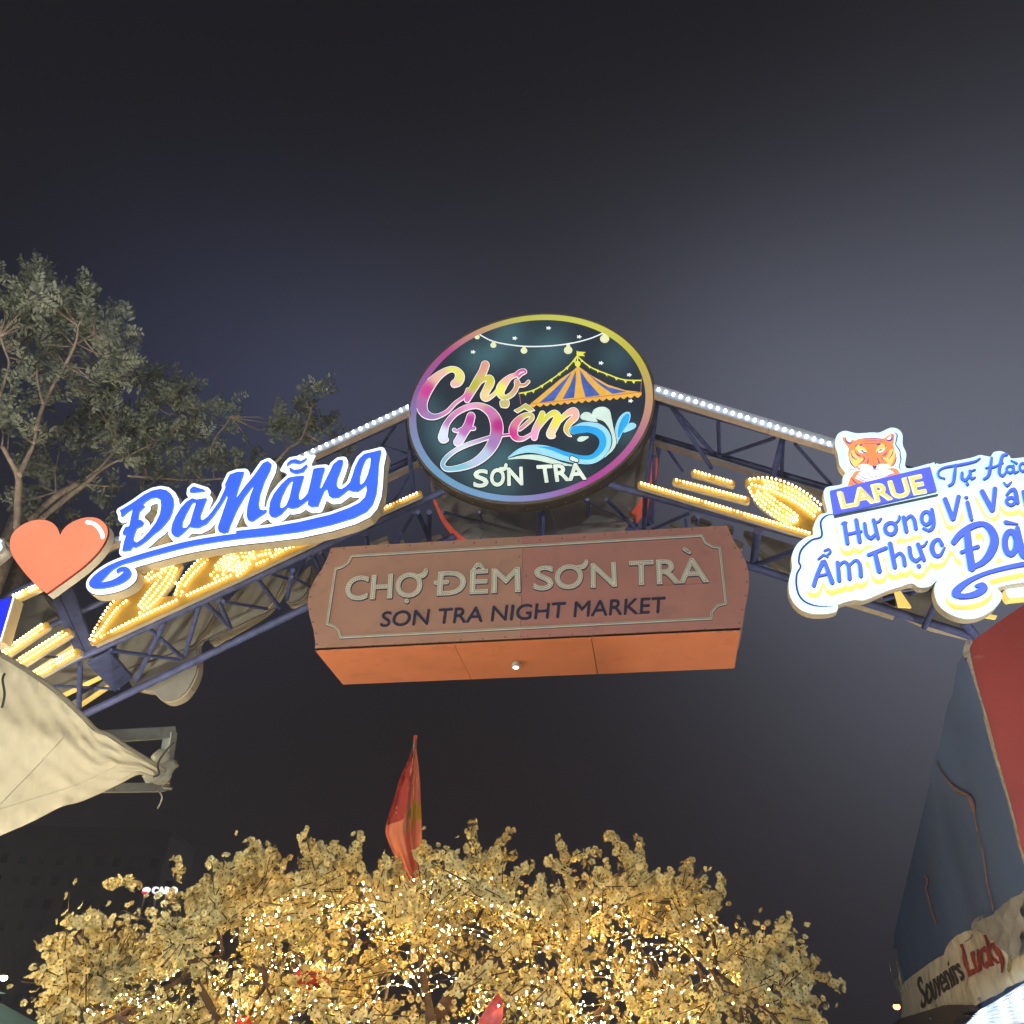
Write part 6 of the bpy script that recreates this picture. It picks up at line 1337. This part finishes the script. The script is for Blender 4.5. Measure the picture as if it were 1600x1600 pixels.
# ------------------------------------------------------------------ flag on a pole
YF = lambda u, v: (570+u/5.923, 1130+v/5.923)
DF = DT+.35
fg = thing('national_flag', 'limp red flag with a yellow star on a slanting metal pole behind the blossoms', 'flag', at(*YF(320, 1500), DF))
mb = MB(); p0 = at(*YF(468, 170), DF); p1 = at(*YF(322, 1440), DF); mb.path([p0, p1, p1+(p1-p0)*1.2], [.008, .011, .013], 8); mb.build('pole', mat('dull_metal_pole', (.30, .27, .20), .4, .4), fg, True)
Lf = catmull([YF(452, 115), YF(442, 230), YF(400, 345), (570+330/5.923, 1130+500/5.923), YF(270, 700), YF(215, 870), YF(190, 1000), YF(215, 1090), YF(270, 1220), YF(330, 1330), YF(390, 1440), YF(470, 1530)], False, 3)
Rf = catmull([YF(488, 108), YF(478, 230), YF(492, 345), YF(510, 520), YF(518, 700), YF(524, 870), YF(526, 1000), YF(527, 1100), YF(525, 1220), YF(518, 1330), YF(510, 1450), YF(490, 1535)], False, 3)
NU, NV = 60, 26; V = []
for i in range(NU):
    f = i/(NU-1); a = Lf[int(f*(len(Lf)-1))]; b = Rf[int(f*(len(Rf)-1))]
    for j in range(NV):
        t = j/(NV-1); u = a[0]+(b[0]-a[0])*t; v = a[1]+(b[1]-a[1])*t
        pu = YF(468-.115*(v-1158.7)*5.923*1.0, 0)[0]
        front = -.05 if u < pu else .03
        V.append(at(u, v, DF+.10*math.sin(t*9+f*2)*min(1, f*3)+.03*math.sin(t*21)+.035))
FLG = mat('red_flag_cloth', (.90, .33, .22), .7, var=.12, vscale=4, trans=.4)
mk('cloth', V, [(i*NV+j, i*NV+j+1, (i+1)*NV+j+1, (i+1)*NV+j) for i in range(NU-1) for j in range(NV-1)], FLG, fg, smooth=True)
fo = Field([PG([YF(*q) for q in [(440, 690), (462, 735), (512, 722), (521, 800), (522, 890), (475, 895), (455, 960), (428, 1015), (422, 960), (432, 900), (400, 850), (400, 800), (440, 790)]])], 2, .5); vs, ts = tri(fo, 0, 2)
def flagd(u, v):
    f = np.interp(v, Lf[:, 1], np.linspace(0, 1, len(Lf))); a = Lf[min(int(f*(len(Lf)-1)), len(Lf)-1)]; b = Rf[min(int(f*(len(Rf)-1)), len(Rf)-1)]; t = (u-a[0])/(b[0]-a[0]); return DF+.10*math.sin(t*9+f*2)*min(1, f*3)+.03*math.sin(t*21)+.035
mk('star', [at(u, v, flagd(u, v)-.012) for u, v in vs], ts, mat('yellow_star_cloth', (.55, .42, .05), .7, var=.1, trans=.3), fg, smooth=True)
fo = Field([PG([YF(*q) for q in [(440, 240), (400, 345), (330, 500), (270, 700), (212, 880), (205, 945), (285, 915), (360, 882), (372, 830), (392, 800), (430, 500), (455, 260)]])], 2, .6); vs, ts = tri(fo, 0, 4)
mk('folded_layer', [at(u, v, flagd(u, v)-.03+.015*math.sin(u*.5)) for u, v in vs], ts, mat('deep_red_fold', (.40, .05, .04), .7, trans=.25), fg, smooth=True)

# ------------------------------------------------------------------ unseen fill lamps added behind, beside and below the view
def added_fill_lamp(label, loc, es, col, r=.13):
    t = thing('added_fill_lamp', label, 'added fill lamp', (loc[0], loc[1], 0), 'added fill lamps out of view')
    mb = MB(); l = np.array(loc, float); mb.tube((l[0], l[1], 0), l-np.array([0, 0, r]), .03, n=8); mb.build('pole', mat('lamp_arm', 0), t)
    mb = MB(); mb.ico(l, r, nu=16, nv=10); mb.build('globe', mat('lamp_globe_%d' % int(es*10+col[2]*1000), (.8, .8, .8), .3, emit=col, es=es, var=0), t, True)
K = 1.42
for lab, l, e, c in [('added fill globe lamp on a pole far behind and left of the viewer', (-5.5, -4.5, 2.7), 560, (1, .90, .72)), ('added fill globe lamp on a pole far behind and right of the viewer', (2.5, -6.0, 2.7), 760, (.95, .96, 1.0)), ('added fill globe lamp on a pole far behind the viewer in the middle', (-1.4, -6.5, 2.8), 760, (1, .95, .86)),
                     ('unseen globe lamp added beyond the pale tarpaulin', tuple(at(-190, 1190, 5.6)), 120, (1, .84, .5)), ('added fill globe lamp far left, out of view', (-7.0, 7.0, 1.9), 520, (1, .86, .62)), ('added fill globe lamp far right behind the blue wall, out of view', (5.6, 8.5, 1.8), 520, (1, .9, .75)), ('added fill globe lamp low on the left, out of view', (-3.9, 2.6, 1.5), 90, (1, .92, .76)), ('added fill globe lamp below the view in front of the blossom tree', (-.3, 2.3, 1.15), 120, (1, .97, .84))]: added_fill_lamp(lab, l, e*K, c)

# ------------------------------------------------------------------ night haze
hz = MB(); hz.box((0, 90, 44), (130, 0, 0), (0, 120, 0), (0, 0, 45)); hzm = bpy.data.materials.new('night_haze'); hzm.use_nodes = True; hn = hzm.node_tree.nodes; hn.remove(hn['Principled BSDF'])
pv = hn.new('ShaderNodeVolumePrincipled'); pv.inputs['Density'].default_value = .0027; pv.inputs['Color'].default_value = (.80, .84, 1, 1); hzm.node_tree.links.new(pv.outputs[0], hn['Material Output'].inputs['Volume'])
ho = hz.build('haze', hzm); ho['kind'] = 'stuff'
